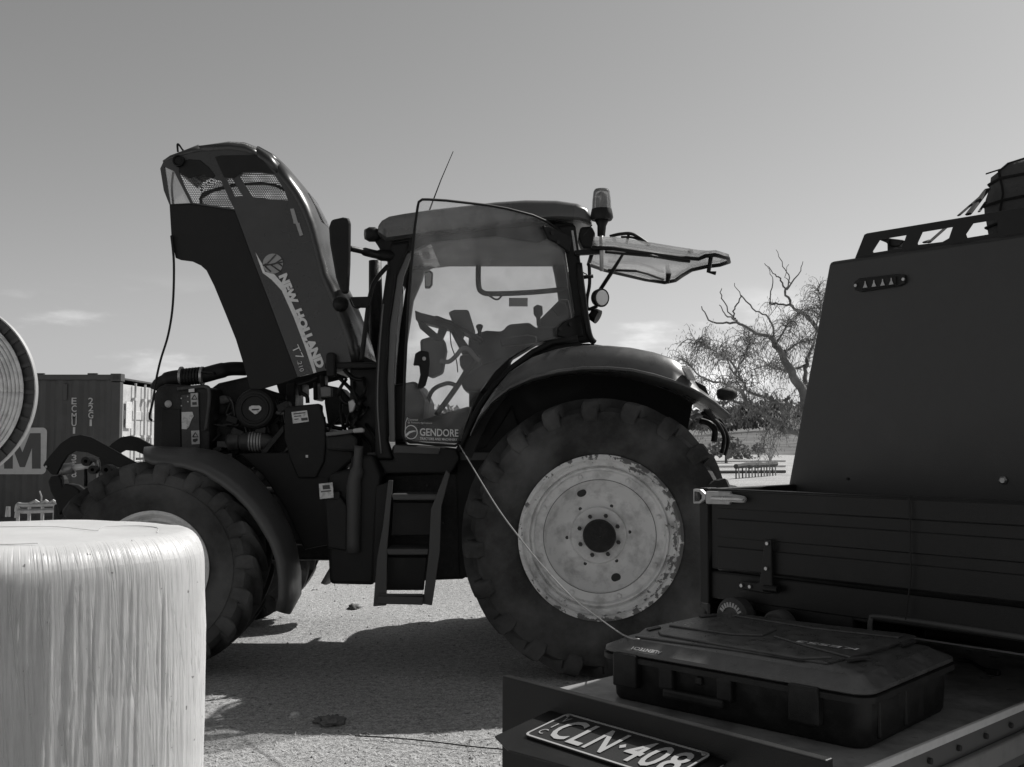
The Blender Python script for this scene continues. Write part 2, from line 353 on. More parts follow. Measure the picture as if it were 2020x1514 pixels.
MT['leaf'] = mat('gum_leaf', 0.14, 0.5, dirt=1, dv=0.22, dscale=2)
_n = MT['leaf'].node_tree.nodes; _l = MT['leaf'].node_tree.links; _t = _n.new('ShaderNodeBsdfTranslucent'); _t.inputs[0].default_value = (0.32, 0.32, 0.32, 1); _m = _n.new('ShaderNodeMixShader'); _m.inputs[0].default_value = 0.45
_l.new(_n['Principled BSDF'].outputs[0], _m.inputs[1]); _l.new(_t.outputs[0], _m.inputs[2]); _l.new(_m.outputs[0], _n['Material Output'].inputs[0])
MT['bark'] = mat('gum_bark', 0.13, 0.85, dirt=0.8, dv=0.25, dscale=3, bump=0.5, bscale=12)
MT['woodleaf'] = mat('wood_leaf', 0.16, 0.7, dirt=1, dv=0.24, dscale=0.15)
rs = random.Random(11); b = MB()
def leafquad(b, p, L, w, d):
    d = d.normalized(); s = d.cross(Vector((rs.uniform(-1, 1), rs.uniform(-1, 1), rs.uniform(-1, 1))))
    s = s.normalized() * w if s.length > 0.01 else Vector((w, 0, 0)); e = p + d * L
    b.add([p, p + d * L * 0.45 + s, e, p + d * L * 0.45 - s], [(0, 1, 2, 3)])
for i in range(330):                                                   # far-off wood on the rise: reads as one mass
    x = rs.uniform(-50, 170); Y = rs.uniform(300, 410); h = rs.uniform(3.5, 8.5); z0 = 5.0 + 3.5 * min(1, max(0, (x / Y - 0.12) / 0.25)); r = rs.uniform(2.0, 4.2)
    for k in range(70):
        d = Vector((rs.gauss(0, 1), rs.gauss(0, 1), rs.gauss(0, 1))).normalized() * rs.uniform(0.5, 1.0)
        p = Vector((x + d.x * r, Y + d.y * r, z0 + h * 0.5 + d.z * h * 0.5)); leafquad(b, p, 2.0, 0.75, Vector((rs.gauss(0, 1), rs.gauss(0, 1), rs.gauss(0, 1))))
tag(b.build('far_wood', 'woodleaf', recalc=False), 'grey belt of trees across the far rise behind the gum tree', 'wood', kind='stuff')
def bush(px, py, Y, r, label):
    c = W(px, py, Y); b = MB(); c.z = max(0.0, c.z - r * 0.5)
    e = empty('bush', c, label, 'bush', 'bushes on the far slope')
    for k in range(260):
        d = Vector((rs.gauss(0, 1), rs.gauss(0, 1), abs(rs.gauss(0, 1)))).normalized() * rs.uniform(0.45, 1.0)
        leafquad(b, c + Vector((d.x * r, d.y * r, d.z * r * 1.1)), r * 0.34, r * 0.1, Vector((rs.gauss(0, 1), rs.gauss(0, 1), rs.gauss(0, 1))))
    tag(b.build('foliage', 'woodleaf', e, recalc=False), kind='stuff')
    MB().tube([c - Vector((0, 0, 0.6)), c + Vector((0, 0, r * 0.6))], [r * 0.09, r * 0.04], 6).build('stem', 'bark', e)
bush(1432, 880, 70, 1.25, 'round bush beside the hose loops, at the left of the far slope')
bush(1464, 892, 85, 1.0, 'low bush in the middle of the far slope')
bush(1496, 884, 95, 0.8, 'small bush right of the low one on the far slope')
b0 = W(1520, 932, 60); e = empty('bare_sapling', (b0.x, 60, 0), 'pale leafless sapling standing on the field behind the low timber rack', 'sapling')
bt = MB()
for pts in ([(1520, 935), (1518, 910), (1519, 880), (1515, 850)], [(1519, 905), (1508, 880), (1506, 862)], [(1519, 908), (1532, 885), (1536, 868)], [(1519, 892), (1526, 872), (1525, 858)]):
    bt.tube([W(x, y, 60) for x, y in pts], [0.07 - 0.05 * i / (len(pts) - 1) for i in range(len(pts))], 6)
MT['palebark'] = mat('pale_bark', 0.4, 0.8); bt.build('trunk', 'palebark', e)

# gum tree at the right: limbs followed from the photograph at about 25 m, spread in depth
TY = 25.0; tb = W(1628, 985, TY); tree = empty('gum_tree', (tb.x, TY, 0), 'old gum tree with drooping leaves and bare grey top branches behind the black canopy', 'tree')
rs = random.Random(5); tips = []
def limb(name, pts, r0, r1, y0, y1, twig=0, leafy=True):
    P = []; n = len(pts)
    for i, (x, y) in enumerate(pts): P.append(W(x, y, TY + y0 + (y1 - y0) * i / (n - 1)))
    P = smooth_path(P, 4); m = len(P)
    for i in range(1, m - 1): P[i] = P[i] + Vector((rs.gauss(0, 0.012), rs.gauss(0, 0.05), rs.gauss(0, 0.012)))
    rr = [0.66 * (r0 + (r1 - r0) * (i / (m - 1)) ** 0.8) * (1 + 0.12 * noise.noise(P[i] * 3)) for i in range(m)]
    MB().tube(P, rr, 8).build(name, 'bark', tree, smooth=True)
    for k in range(twig):
        i = rs.randrange(m // 4, m); tips.append((P[i], (P[min(i + 1, m - 1)] - P[max(i - 1, 0)]).normalized(), leafy))
limb('trunk', [(1634, 992), (1626, 940), (1612, 880), (1598, 820), (1584, 774), (1564, 741), (1544, 708), (1531, 681), (1518, 663)], 0.30, 0.085, 0, -0.4, 14)
limb('branch', [(1518, 663), (1485, 655), (1458, 638), (1432, 638), (1399, 632), (1384, 605)], 0.075, 0.018, -0.4, -1.2)
limb('branch', [(1458, 637), (1445, 628), (1428, 620), (1419, 602)], 0.045, 0.015, -0.8, -1.4)
limb('branch', [(1450, 630), (1443, 622), (1425, 589), (1424, 569)], 0.04, 0.014, -0.8, -0.3)
limb('branch', [(1445, 628), (1448, 610), (1459, 592), (1462, 582), (1449, 559)], 0.035, 0.012, -0.8, -0.9)
limb('branch', [(1462, 583), (1485, 609), (1511, 622), (1524, 645), (1531, 675)], 0.022, 0.04, -0.9, -0.4)
limb('branch', [(1612, 880), (1640, 820), (1662, 760), (1640, 690), (1607, 642), (1590, 625), (1564, 605), (1540, 601), (1518, 599)], 0.16, 0.03, 0.4, 0.9, 5)
limb('branch', [(1564, 605), (1551, 582), (1546, 566), (1538, 549), (1525, 539), (1508, 520)], 0.06, 0.014, 0.8, 0.2)
limb('branch', [(1518, 599), (1521, 575), (1524, 546), (1514, 528)], 0.03, 0.012, 0.9, 1.2)
limb('branch', [(1549, 574), (1557, 549), (1544, 526), (1531, 493)], 0.035, 0.012, 0.8, 1.3)
limb('branch', [(1552, 572), (1574, 543), (1584, 516)], 0.035, 0.012, 0.8, 0.5)
limb('branch', [(1562, 560), (1550, 545), (1556, 522)], 0.022, 0.010, 0.8, 0.7)
limb('branch', [(1612, 880), (1592, 858), (1567, 853), (1544, 847), (1524, 830), (1498, 813), (1478, 804), (1465, 777), (1432, 760), (1385, 745), (1350, 712)], 0.16, 0.02, 0, -2.0, 32)
limb('branch', [(1567, 853), (1551, 838), (1538, 800), (1511, 784), (1478, 774), (1465, 754), (1449, 738), (1430, 700)], 0.09, 0.02, 0, -1.0, 24)
limb('branch', [(1598, 820), (1592, 760), (1590, 720), (1600, 690)], 0.13, 0.05, 0, 0.8, 8)
limb('branch', [(1590, 720), (1560, 728), (1535, 730), (1510, 722), (1488, 730)], 0.05, 0.02, 0.6, 1.4, 16)
limb('branch', [(1544, 708), (1556, 690), (1580, 676), (1612, 668)], 0.05, 0.03, -0.2, 0.5, 14)
limb('branch', [(1478, 804), (1440, 790), (1418, 815), (1400, 830)], 0.06, 0.015, -0.6, -1.5, 14)
limb('branch', [(1465, 754), (1440, 712), (1400, 690), (1372, 672)], 0.05, 0.012, -0.6, -1.5, 26)
limb('branch', [(1449, 738), (1470, 700), (1478, 672), (1470, 655)], 0.045, 0.012, -0.6, 0.3, 22)
limb('branch', [(1531, 681), (1548, 650), (1560, 630), (1590, 612)], 0.05, 0.014, -0.4, 0.4, 18)
limb('branch', [(1600, 690), (1612, 640), (1618, 600), (1612, 570)], 0.05, 0.014, 0.6, 0.2, 18)
limb('branch', [(1544, 847), (1560, 820), (1590, 800)], 0.05, 0.015, 0, 0.8, 10)
limb('branch', [(1524, 830), (1510, 860), (1505, 885)], 0.03, 0.008, -0.2, -0.4, 5)
lv = MB(); tw = MB()
for p, t, leafy in tips:
    for q in range(3):
        d = (t * 0.5 + Vector((rs.gauss(0, 0.7), rs.gauss(0, 0.7), rs.gauss(0.25, 0.5)))).normalized(); L = rs.uniform(0.35, 0.95); pts = [p]; c = p.copy()
        for k in range(6):
            d = (d + Vector((rs.gauss(0, 0.22), rs.gauss(0, 0.22), rs.gauss(0, 0.2) - 0.16 * k))).normalized(); c = c + d * L / 6; pts.append(c.copy())
        tw.tube(pts, [0.010 - 0.0012 * k for k in range(7)], 4)
        for k in range(1, 7):
            for j in range(3):
                o = pts[k] + Vector((rs.gauss(0, 0.07), rs.gauss(0, 0.09), rs.gauss(0, 0.07)))
                leafquad(lv, o, rs.uniform(0.06, 0.13), rs.uniform(0.006, 0.011), Vector((rs.gauss(0, 0.5), rs.gauss(0, 0.5), -0.9)))
tag(tw.build('twigs', 'bark', tree, recalc=False), kind='stuff'); tag(lv.build('crown', 'leaf', tree, recalc=False), kind='stuff')

# low timber rack on the bright field, and pipes lying behind it
p0 = W(1452, 944, 40); p1 = W(1530, 930, 44)
rack = empty('timber_rack', (p0.x, p0.y, 0), 'low dark timber rack on pale posts across the field beyond the tractor wheel', 'rack')
MT['oldwood'] = mat('old_timber', 0.05, 0.9, dirt=0.6, dv=0.1); MT['palepost'] = mat('pale_post', 0.3, 0.9)
for i in range(14):
    t = i / 13; q = p0.lerp(p1, t); h = 0.42 + 0.08 * rs.random()
    MB().tube([(q.x, q.y, 0), (q.x + rs.gauss(0, 0.02), q.y, h)], 0.03, 6).build('post', 'palepost' if i % 2 else 'oldwood', rack)
b = MB(); q = [p0.lerp(p1, i / 12) for i in range(13)]
b.tube([(v.x, v.y, 0.48 + 0.05 * rs.random()) for v in q], [0.09 + 0.05 * rs.random() for _ in q], 8).build('top_rail', 'oldwood', rack)
MT['pipe'] = mat('pale_pipe', 0.45, 0.6)
for i, (y, nm) in enumerate(((936, 'nearest and thickest'), (924, 'middle'), (913, 'farthest'))):
    Y = 1.458 * F / (y - HORIZON); a = W(1395, y, Y); c = W(1560, y - 3, Y)
    o = MB().tube([(a.x, Y, 0.1), (c.x, Y * 1.02, 0.1)], 0.07, 8).build('long_pipe', 'pipe' if i else 'oldwood')
    tag(o, 'long pipe lying on the field behind the timber rack, %s of three' % nm, 'pipe', 'pipes on the field')

# ------------------------------------------------------------------ shipping container
CXN, CYN, CZ = -6.61, 17.1, 2.6
cont = empty('shipping_container', (CXN - 3, CYN + 1.2, 0), 'dark corrugated shipping container with bright door end standing behind the tractor nose', 'container')
MT['cont'] = mat('container_paint', 0.05, 0.55, dirt=0.5, dv=0.10, dscale=2.2); MT['contlit'] = mat('container_paint_sunlit', 0.5, 0.6, dirt=0.6, dv=0.3, dscale=5)  # door end: lighter copy of the container paint, sunlight put into its colour
x0 = CXN - 6.05; b = MB(); prof = []; x = CXN - 0.16
while x > x0 + 0.2:
    prof += [(x, 0.03), (x - 0.07, 0.03), (x - 0.14, 0.066), (x - 0.21, 0.066)]; x -= 0.28
rows = [[Vector((px, CYN + d, z)) for px, d in prof] for z in (0.16, CZ - 0.1)]
b.loft(rows, closed=False).build('side_wall', 'cont', cont, recalc=False)
b = MB(); b.loft([[Vector((px, CYN + 2.44 - d, z)) for px, d in prof] for z in (0.16, CZ - 0.1)], closed=False).build('side_wall', 'cont', cont)
MB().box((CXN - 3.02, CYN + 1.22, CZ - 0.06), (5.9, 2.3, 0.03)).build('roof', 'cont', cont)
MB().box((x0 + 0.06, CYN + 1.22, CZ / 2), (0.05, 2.3, CZ - 0.3)).build('end_wall', 'cont', cont)
MB().box((CXN - 3.02, CYN + 1.22, 0.1), (5.9, 2.3, 0.1)).build('floor', 'cont', cont)
for yy in (0.05, 2.39):
    MB().box((CXN - 3.02, CYN + yy, CZ - 0.05), (5.75, 0.07, 0.09)).build('top_rail', 'cont', cont, bevel=0.01)
    MB().box((CXN - 3.02, CYN + yy, 0.11), (5.75, 0.07, 0.15)).build('bottom_rail', 'cont', cont, bevel=0.01)
    for xx in (CXN - 0.085, x0 + 0.085):
        MB().box((xx, CYN + yy + (0.03 if yy < 1 else -0.03), CZ / 2), (0.15, 0.14, CZ - 0.26)).build('corner_post', 'cont', cont, bevel=0.01)
        for zz in (0.07, CZ - 0.055):
            f = MB().box((xx, CYN + yy + (0.03 if yy < 1 else -0.03), zz), (0.18, 0.18, 0.13)).build('corner_casting', 'cont', cont, bevel=0.008)
            if yy < 1: MB().box((xx, CYN + yy - 0.0625, zz), (0.09, 0.006, 0.06)).build('lock_hole', 'ink', f)
for i in range(6): MB().box((CXN - 0.5 - i * 0.9, CYN + 0.06, CZ + 0.005), (0.16, 0.05, 0.03)).build('roof_bump', 'cont', cont)
for k in (0, 1):
    d = MB().box((CXN - 0.05, CYN + 0.68 + k * 1.09, CZ / 2), (0.05, 1.06, CZ - 0.32)).build('door', 'contlit', cont, bevel=0.01)
    for z in (0.62, 1.05, 1.48, 1.92): MB().box((CXN - 0.022, CYN + 0.68 + k * 1.09, z), (0.03, 0.9, 0.16)).build('door_rib', 'contlit', d, bevel=0.012)
    for y in ((0.60, 1.06), (1.40, 1.86))[k]:
        MB().cyl((CXN + 0.03, CYN + y, 0.15), (CXN + 0.03, CYN + y, CZ - 0.12), 0.02, 8).build('lock_rod', 'contlit', d)
        for z in (0.4, 0.95, 1.55, 2.2): MB().box((CXN + 0.02, CYN + y, z), (0.06, 0.1, 0.05)).build('rod_bracket', 'contlit', d)
    MB().box((CXN + 0.055, CYN + 0.85 + k * 0.7, 1.16), (0.02, 0.42, 0.04)).build('lock_handle', 'ink', d)
MB().box((CXN + 0.01, CYN + 0.36, 1.92), (0.012, 0.26, 0.46)).build('notice', 'sticker', cont)
MB().box((CXN - 1.02, CYN + 0.06, CZ - 0.3), (0.2, 0.05, 0.28)).build('vent_cover', 'cont', cont, bevel=0.01)
def ctext(body, px, y0, y1, w=0.085):
    a = W(px, y1, CYN + 0.018); h = W(px, y0, CYN + 0.018).z - a.z
    text('marking', body, a - Vector((w / 2, 0, 0)), (1, 0, 0), (0, 0, 1), w, h, 'decal', cont, bold=0.012)
for c, y in zip('ECMU1', (785, 800, 815, 828, 843)): ctext(c, 146, y, y + 13, 0.04 if c == '1' else 0.085)
for c, y in zip('358', (897, 911, 930)): ctext(c, 146, y, y + 12)
for c, y in zip('22G1', (785, 799, 813, 828)): ctext(c, 179, y, y + 13, 0.04 if c == '1' else 0.085)
a = W(-150, 936, CYN + 0.026); c = W(93, 844, CYN + 0.026); ob = []
def rrect(x0, z0, x1, z1, r, n=5):
    o = []
    for cx, cz, a0 in ((x1 - r, z1 - r, 0), (x0 + r, z1 - r, 90), (x0 + r, z0 + r, 180), (x1 - r, z0 + r, 270)):
        o += [(cx + r * math.cos(R(a0 + 90 * i / n)), cz + r * math.sin(R(a0 + 90 * i / n))) for i in range(n + 1)]
    return o
MB().plate(rrect(a.x, a.z, c.x, c.z, 0.08), [], lambda x, z: (x, CYN + 0.026, z), (0, 0.002, 0)).build('logo_panel', 'decal', cont)
MB().prism([W(x, y, CYN + 0.021) for x, y in ((8, 925), (8, 855), (29, 855), (44, 893), (59, 855), (80, 855), (80, 925), (63, 925), (63, 884), (49, 922), (39, 922), (25, 884), (25, 925))], (0, 0.003, 0)).build('logo_letter', 'cont', cont)

# ------------------------------------------------------------------ hose reel at the left edge
RY = 10.0; rc = W(-148, 771, RY); RR = 190 * RY / F
reel = empty('hose_reel', (rc.x, RY, 0), 'big hose reel with shiny coiled pipe and dark ribbed flange at the left edge', 'reel')
MT['reel'] = mat('reel_paint', 0.05, 0.6, dirt=0.5, dv=0.1, dscale=8); MT['coil'] = mat('coiled_pipe', 0.7, 0.25, dirt=0.7, dv=0.3, dscale=9)
MB().lathe([(0.2, 0.32), (RR - 0.011, 0.32), (RR - 0.011, 0.36), (0.2, 0.36)], rc, 72, caps=False).build('flange', 'reel', reel, smooth=False)
MB().lathe([(RR - 0.012, 0.305), (RR, 0.305), (RR, 0.365), (RR - 0.012, 0.365), (RR - 0.012, 0.305)], rc, 96).build('flange_rim', 'alu', reel, auto=40)
rib = None
for k in range(40):
    a = 2 * math.pi * k / 40
    if math.cos(a) < -0.2: continue
    d = Vector((math.cos(a), 0, math.sin(a))); t = Vector((-d.z, 0, d.x)); mbk = MB()
    mbk.prism([rc + Vector((0, 0.322, 0)) + d * r + t * s for r, s in ((0.5, -0.012), (RR - 0.014, -0.02), (RR - 0.014, 0.02), (0.5, 0.012))], (0, -0.022, 0)).build('rib', 'reel', reel)
for k in range(15):
    r = RR - 0.125 - k * 0.038; mbk = MB(); ring = []
    for i in range(73):
        a = 2 * math.pi * i / 72; ring.append(rc + Vector((r * math.cos(a), 0.27 - 0.004 * k, r * math.sin(a))))
    mbk.tube(ring, 0.0195, 8).build('coil_turn', 'coil', reel, smooth=True)
MB().lathe([(0.001, 0.2), (0.3, 0.2), (0.3, 0.32)], rc, 32).build('hub', 'reel', reel)
for s in (-1, 1): MB().tube([(rc.x, RY + 0.42, rc.z), (rc.x + s * 0.8 - 0.75, RY + 0.42, 0)], 0.06, 8).build('stand_leg', 'reel', reel)
MB().tube([(rc.x - 1.7, RY + 0.42, 0.06), (rc.x + 0.15, RY + 0.42, 0.06)], 0.05, 8).build('stand_foot', 'reel', reel)
MB().cyl((rc.x, RY + 0.1, rc.z), (rc.x, RY + 0.5, rc.z), 0.08).build('axle', 'reel', reel)

# ------------------------------------------------------------------ light trailer frame beyond the bale
TRY = 13.0; a = W(75, 1010, TRY)
trl = empty('trailer_frame', (a.x, TRY, 0), 'pale tubular trailer frame with a thin upright rod, just above the bale', 'trailer')
for y, zz in ((996, 0), (1008, 0)):
    MB().tube(smooth_path([W(33, y + 14, TRY), W(36, y, TRY), W(48, y + 1, TRY), W(110, y - 1, TRY)], 5), 0.03, 8).build('rail', 'alu', trl, smooth=True)
for px in (36, 58, 84, 108): MB().cyl(W(px, 996, TRY), Vector((W(px, 996, TRY).x, TRY, 0)), 0.022, 8).build('leg', 'alu', trl)
for px in (60, 80, 95): MB().tube([W(px, 994, TRY), W(px + 10, 989, TRY), W(px + 18, 995, TRY)], 0.025, 8).build('bracket', 'alu', trl)
MB().tube([W(81, 996, TRY), W(82, 980, TRY), W(78, 969, TRY)], 0.009, 6).build('rod', 'alu', trl)
MB().tube([W(12, 1020, TRY), W(14, 1000, TRY), W(18, 1000, TRY), W(18, 1020, TRY)], 0.014, 6).build('hoop', 'alu', trl)
# ================================================================== the tractor
TC = 7.45                                                              # centre line depth
T = empty('tractor', (-0.85, TC, 0), 'dark farm tractor with bonnet tipped up, cab door and rear window open', 'tractor')
def tp(name, m, pts, Y, th, parent=None, bevel=0.006, **k):             # an outline followed at depth Y, given its real thickness
    return MB().prism(WL(pts, Y), (0, th, 0)).build(name, m, parent or T, bevel=bevel, **k)
def tt(name, m, pts, r, parent=None, seg=8, sm=True, n=5, flat=None):   # tube through (px,py,Y)
    P = [W(*p) for p in pts]; P = smooth_path(P, n) if sm and len(P) > 2 else P
    return MB().tube(P, r, seg, flat).build(name, m, parent or T, smooth=True)

# ---------------- wheels
def make_wheel(c, Rr, w, rim_r, nl, lug, flip, rear, part=True):
    wp = bpy.data.objects.new('wheel', None); COL.objects.link(wp); wp.parent = T; wp.location = Vector(c) - T.location; wp.empty_display_size = 0.2
    c = Vector((0, 0, 0)) + Vector(c); s = -1 if not flip else 1
    LW = 0.21 * math.pi * Rr / nl * 0.62 / 0.5; b = MB(); hw = w / 2; rb = Rr - lug; mid = (rim_r + rb) / 2
    prof = [(rim_r - 0.01, -hw * 0.72), (rim_r + 0.03, -hw * 0.80), (mid - 0.04, -hw * 0.97), (mid + 0.04, -hw), (rb - 0.09, -hw * 0.97), (rb - 0.03, -hw * 0.9), (rb, -hw * 0.72), (rb + 0.012, 0)]
    prof = prof + [(r, -y) for r, y in reversed(prof[:-1])]
    b.lathe(prof, c, 72)
    for sd in (-1, 1):
        for k in range(nl):
            th0 = 2 * math.pi * (k + (0.5 if sd > 0 else 0)) / nl; rings = []
            for t, rt, wd in ((-0.06, Rr, 0.8), (0.25, Rr, 0.95), (0.55, Rr - 0.004, 1.1), (0.78, Rr - 0.008, 1.3), (0.93, Rr - 0.014, 1.5), (0.99, Rr - 0.028, 1.6), (1.02, Rr - 0.07, 1.55), (1.0, Rr - 0.125, 1.3)):
                y = sd * hw * t; th = th0 + 0.46 * (t ** 0.8 if t > 0 else t) * (1.0 / Rr) * hw * 2.3
                ha = LW * wd / Rr; base = (rb - 0.03) if t < 0.98 else (rt - 0.06)
                yb = y if t < 0.98 else sd * hw * 0.86
                q = []; mr = rt - 0.35 * (rt - base); ym = y + (yb - y) * 0.2
                for dth, rr_, yy in ((-ha * 1.12, base, yb), (-ha * 1.0, mr, ym), (-ha * 0.78, rt, y), (ha * 0.78, rt, y), (ha * 1.0, mr, ym), (ha * 1.12, base, yb)):
                    q.append(c + Vector((rr_ * math.cos(th + dth), yy, rr_ * math.sin(th + dth))))
                rings.append(q)
            b.loft(rings)
    b.build('tyre', 'rubber', wp, auto=36)
    # rim: flange, stepped well, dished disc; near face is at -y
    k = rim_r; f = s * hw * 0.80
    def y_(d): return f - s * d                                        # d = distance inward from the flange face
    prof = [(k + 0.012, y_(0.03)), (k + 0.012, y_(0.0)), (k - 0.008, y_(-0.006)), (k - 0.018, y_(0.004)), (k - 0.024, y_(0.036)), (k - 0.040, y_(0.050)), (k - 0.056, y_(0.052)), (k - 0.064, y_(0.076)), (k - 0.074, y_(0.062)), (k - 0.084, y_(0.064)), (k - 0.094, y_(0.086)), (k - 0.10, y_(0.089)), (k * 0.705, y_(0.090)), (k * 0.702, y_(0.108)), (k * 0.68, y_(0.115)),
            (k * 0.60, y_(0.160)), (k * 0.50, y_(0.190)), (k * 0.40, y_(0.196)), (k * 0.365, y_(0.190)), (k * 0.345, y_(0.166)), (k * 0.18, y_(0.164)), (0.001, y_(0.164))]
    b = MB(); b.lathe(prof, c, 80); b.lathe([(k - 0.01, -s * hw * 0.8), (k - 0.06, -s * hw * 0.6), (k - 0.06, s * hw * 0.5)], c, 60)
    b.build('rim', 'rim', wp, auto=30)
    MB().lathe([(k * 0.710, y_(0.0890)), (k * 0.710, y_(0.0875)), (k * 0.702, y_(0.0875)), (k * 0.702, y_(0.0890))], c, 80).build('rim_step_shade', 'grey', wp)  # grey ring added to strengthen the shade line at the disc step
    MB().lathe([(k * 0.205, y_(0.155)), (k * 0.205, y_(0.09)), (k * 0.19, y_(0.075)), (k * 0.12, y_(0.07)), (0.001, y_(0.07))], c, 32).build('hub', 'engine', wp, auto=30)
    if rear:
        for i in range(8):
            a = R(22.5 + 45 * i + 3); d = c + Vector((math.cos(a) * k * 0.26, 0, math.sin(a) * k * 0.26))
            MB().cyl(d + Vector((0, y_(0.17), 0)), d + Vector((0, y_(0.138), 0)), 0.0135, 6).build('wheel_nut', 'engine2', wp)
            a = R(18 + 45 * i); d = c + Vector((math.cos(a) * k * 0.775, 0, math.sin(a) * k * 0.775))
            MB().lathe([(0.016, y_(0.088)), (0.015, y_(0.080)), (0.001, y_(0.078))], d, 12).build('rivet', 'rim', wp, smooth=True)
        for i in range(6):
            a = R(5 + 60 * i); d = c + Vector((math.cos(a) * k * 0.40, 0, math.sin(a) * k * 0.40))
            MB().lathe([(0.011, y_(0.1935)), (0.001, y_(0.1935))], d, 12).build('bolt_hole', 'ink', wp)
        for a in (112, -68):
            d = c + Vector((math.cos(R(a)) * k * 0.575, 0, math.sin(R(a)) * k * 0.575))
            rd = Vector((math.cos(R(a)), 0, math.sin(R(a)))); tg = Vector((-rd.z, 0, rd.x)); r1 = (rd * 0.05 + Vector((0, y_(0.160) - y_(0.190), 0))).normalized(); nn = tg.cross(r1)
            if nn.y * s < 0: nn = -nn
            o_ = d + Vector((0, y_(0.1685), 0))
            MB().prism([o_ + nn * 0.002 + (r1 * math.cos(2 * math.pi * j / 20) + tg * 1.1 * math.sin(2 * math.pi * j / 20)) * 0.028 for j in range(20)], nn * 0.002).build('hand_hole', 'ink', wp)
    return wp
HUB = W(1187, 1057, 6.25)
RX, RZ = HUB.x, 0.868
make_wheel((RX, 6.23 + 0.33, RZ), 0.868, 0.66, 0.500, 20, 0.062, False, True)
make_wheel((RX, 2 * TC - 6.56, RZ), 0.868, 0.66, 0.500, 20, 0.062, True, False)
FX, FZ = RX - 2.789, 0.672
make_wheel((FX, 6.30 + 0.27, FZ), 0.672, 0.54, 0.346, 18, 0.055, False, False)
make_wheel((FX, 2 * TC - 6.57, FZ), 0.672, 0.54, 0.346, 18, 0.055, True, False)

# ---------------- chassis and belly
MB().box((-1.7, TC, 0.83), (2.6, 0.5, 0.42)).build('chassis', 'engine', T, bevel=0.03)
MB().box((0.2, TC, 0.92), (1.6, 0.75, 0.62)).build('transmission', 'engine', T, bevel=0.05)
MB().box((-1.45, TC - 0.02, 0.93), (1.15, 0.95, 0.36)).build('engine_shade_block', 'engine', T, bevel=0.04)  # filler box added to hide sunlit chassis in the engine bay
MB().cyl((RX, 6.7, RZ), (RX, 8.2, RZ), 0.17).build('rear_axle', 'engine', T, auto=40)
MB().tube([(FX, 6.75, FZ), (FX, 7.1, 0.62), (FX, 7.8, 0.62), (FX, 8.15, FZ)], [0.13, 0.11, 0.11, 0.13], 12).build('front_axle', 'engine', T, smooth=True)
tp('fuel_tank', 'blackp', [(648, 935), (690, 925), (692, 900), (735, 897), (742, 912), (752, 940), (745, 1010), (738, 1155), (650, 1153), (647, 1100)], 6.72, 0.5, bevel=0.025, seg=3)
tp('fuel_tank_shield', 'blackp', [(742, 960), (768, 950), (760, 1010), (742, 1150), (735, 1150)], 6.70, 0.3)
tp('battery_box', 'engine', [(752, 935), (915, 930), (918, 1143), (745, 1150)], 7.0, 0.35, bevel=0.02)
tp('tool_box', 'blackp', [(640, 985), (672, 980), (684, 1000), (684, 1088), (645, 1082)], 6.66, 0.1, bevel=0.012)
tp('tool_box_cap', 'blackp', [(645, 972), (670, 970), (671, 986), (646, 988)], 6.655, 0.06, bevel=0.008)
tt('breather_bottle', 'dkgrey', [(696, 1090, 6.70), (698, 960, 6.70), (704, 930, 6.70), (708, 880, 6.70)], [0.05] * 6 + [0.045] * 5 + [0.03] * 5, seg=14)
tp('engine_shade_plate', 'black', [(470, 895), (600, 892), (650, 940), (650, 1075), (600, 1085), (560, 1000), (520, 940)], 6.952, 0.03, bevel=0.01)  # dark plate added over a sunlit strip to keep the bay dark
tp('step_panel', 'blackp', [(590, 870), (690, 860), (700, 905), (650, 950), (600, 940)], 6.95, 0.25, bevel=0.02)
s1 = tp('warning_label', 'sticker', [(629, 955), (656, 952), (658, 982), (631, 985)], 6.64, 0.004, bevel=0)
tp('label_print', 'dkgrey', [(636, 958), (650, 957), (651, 965), (637, 966)], 6.637, 0.002, s1, bevel=0)
tp('label_print', 'grey', [(633, 969), (653, 967), (653, 970), (633, 972)], 6.637, 0.002, s1, bevel=0)
# dirt splash guard in front of the rear wheel
tp('rear_inner_guard', 'blackp', [(900, 905), (960, 880), (1010, 800), (1030, 860), (960, 990), (930, 1140), (905, 1140)], 6.93, 0.05, bevel=0.01)

# ---------------- cab steps
lad = tp('ladder_side', 'dkgrey', [(766, 948), (775, 948), (764, 1080), (762, 1195), (736, 1197), (744, 1100), (755, 1040)], 6.50, 0.02, bevel=0.004)
tp('ladder_side', 'dkgrey', [(880, 928), (888, 935), (871, 1000), (868, 1090), (852, 1195), (834, 1192), (846, 1090), (850, 1005)], 6.50, 0.02, bevel=0.004)
for y, x0, x1, d in ((975, 772, 862, 0.30), (1083, 762, 846, 0.26)):
    st = tp('ladder_step', 'dkgrey', [(x0, y), (x1, y), (x1 - 2, y + 12), (x0 + 3, y + 12)], 6.50, d, bevel=0.008)
    tp('step_riser', 'black', [(x0 + 4, y + 16), (x1 - 4, y + 16), (x1 - 10, y + 82), (x0, y + 82)], 6.66, 0.02)
st = tp('ladder_step', 'dkgrey', [(745, 1176), (836, 1178), (834, 1194), (742, 1192)], 6.47, 0.12, bevel=0.006)
for i in range(5): MB().box(W(790, 1173.5, 6.49 + 0.022 * i), (0.28, 0.008, 0.012)).build('tread_bar', 'dkgrey', st)

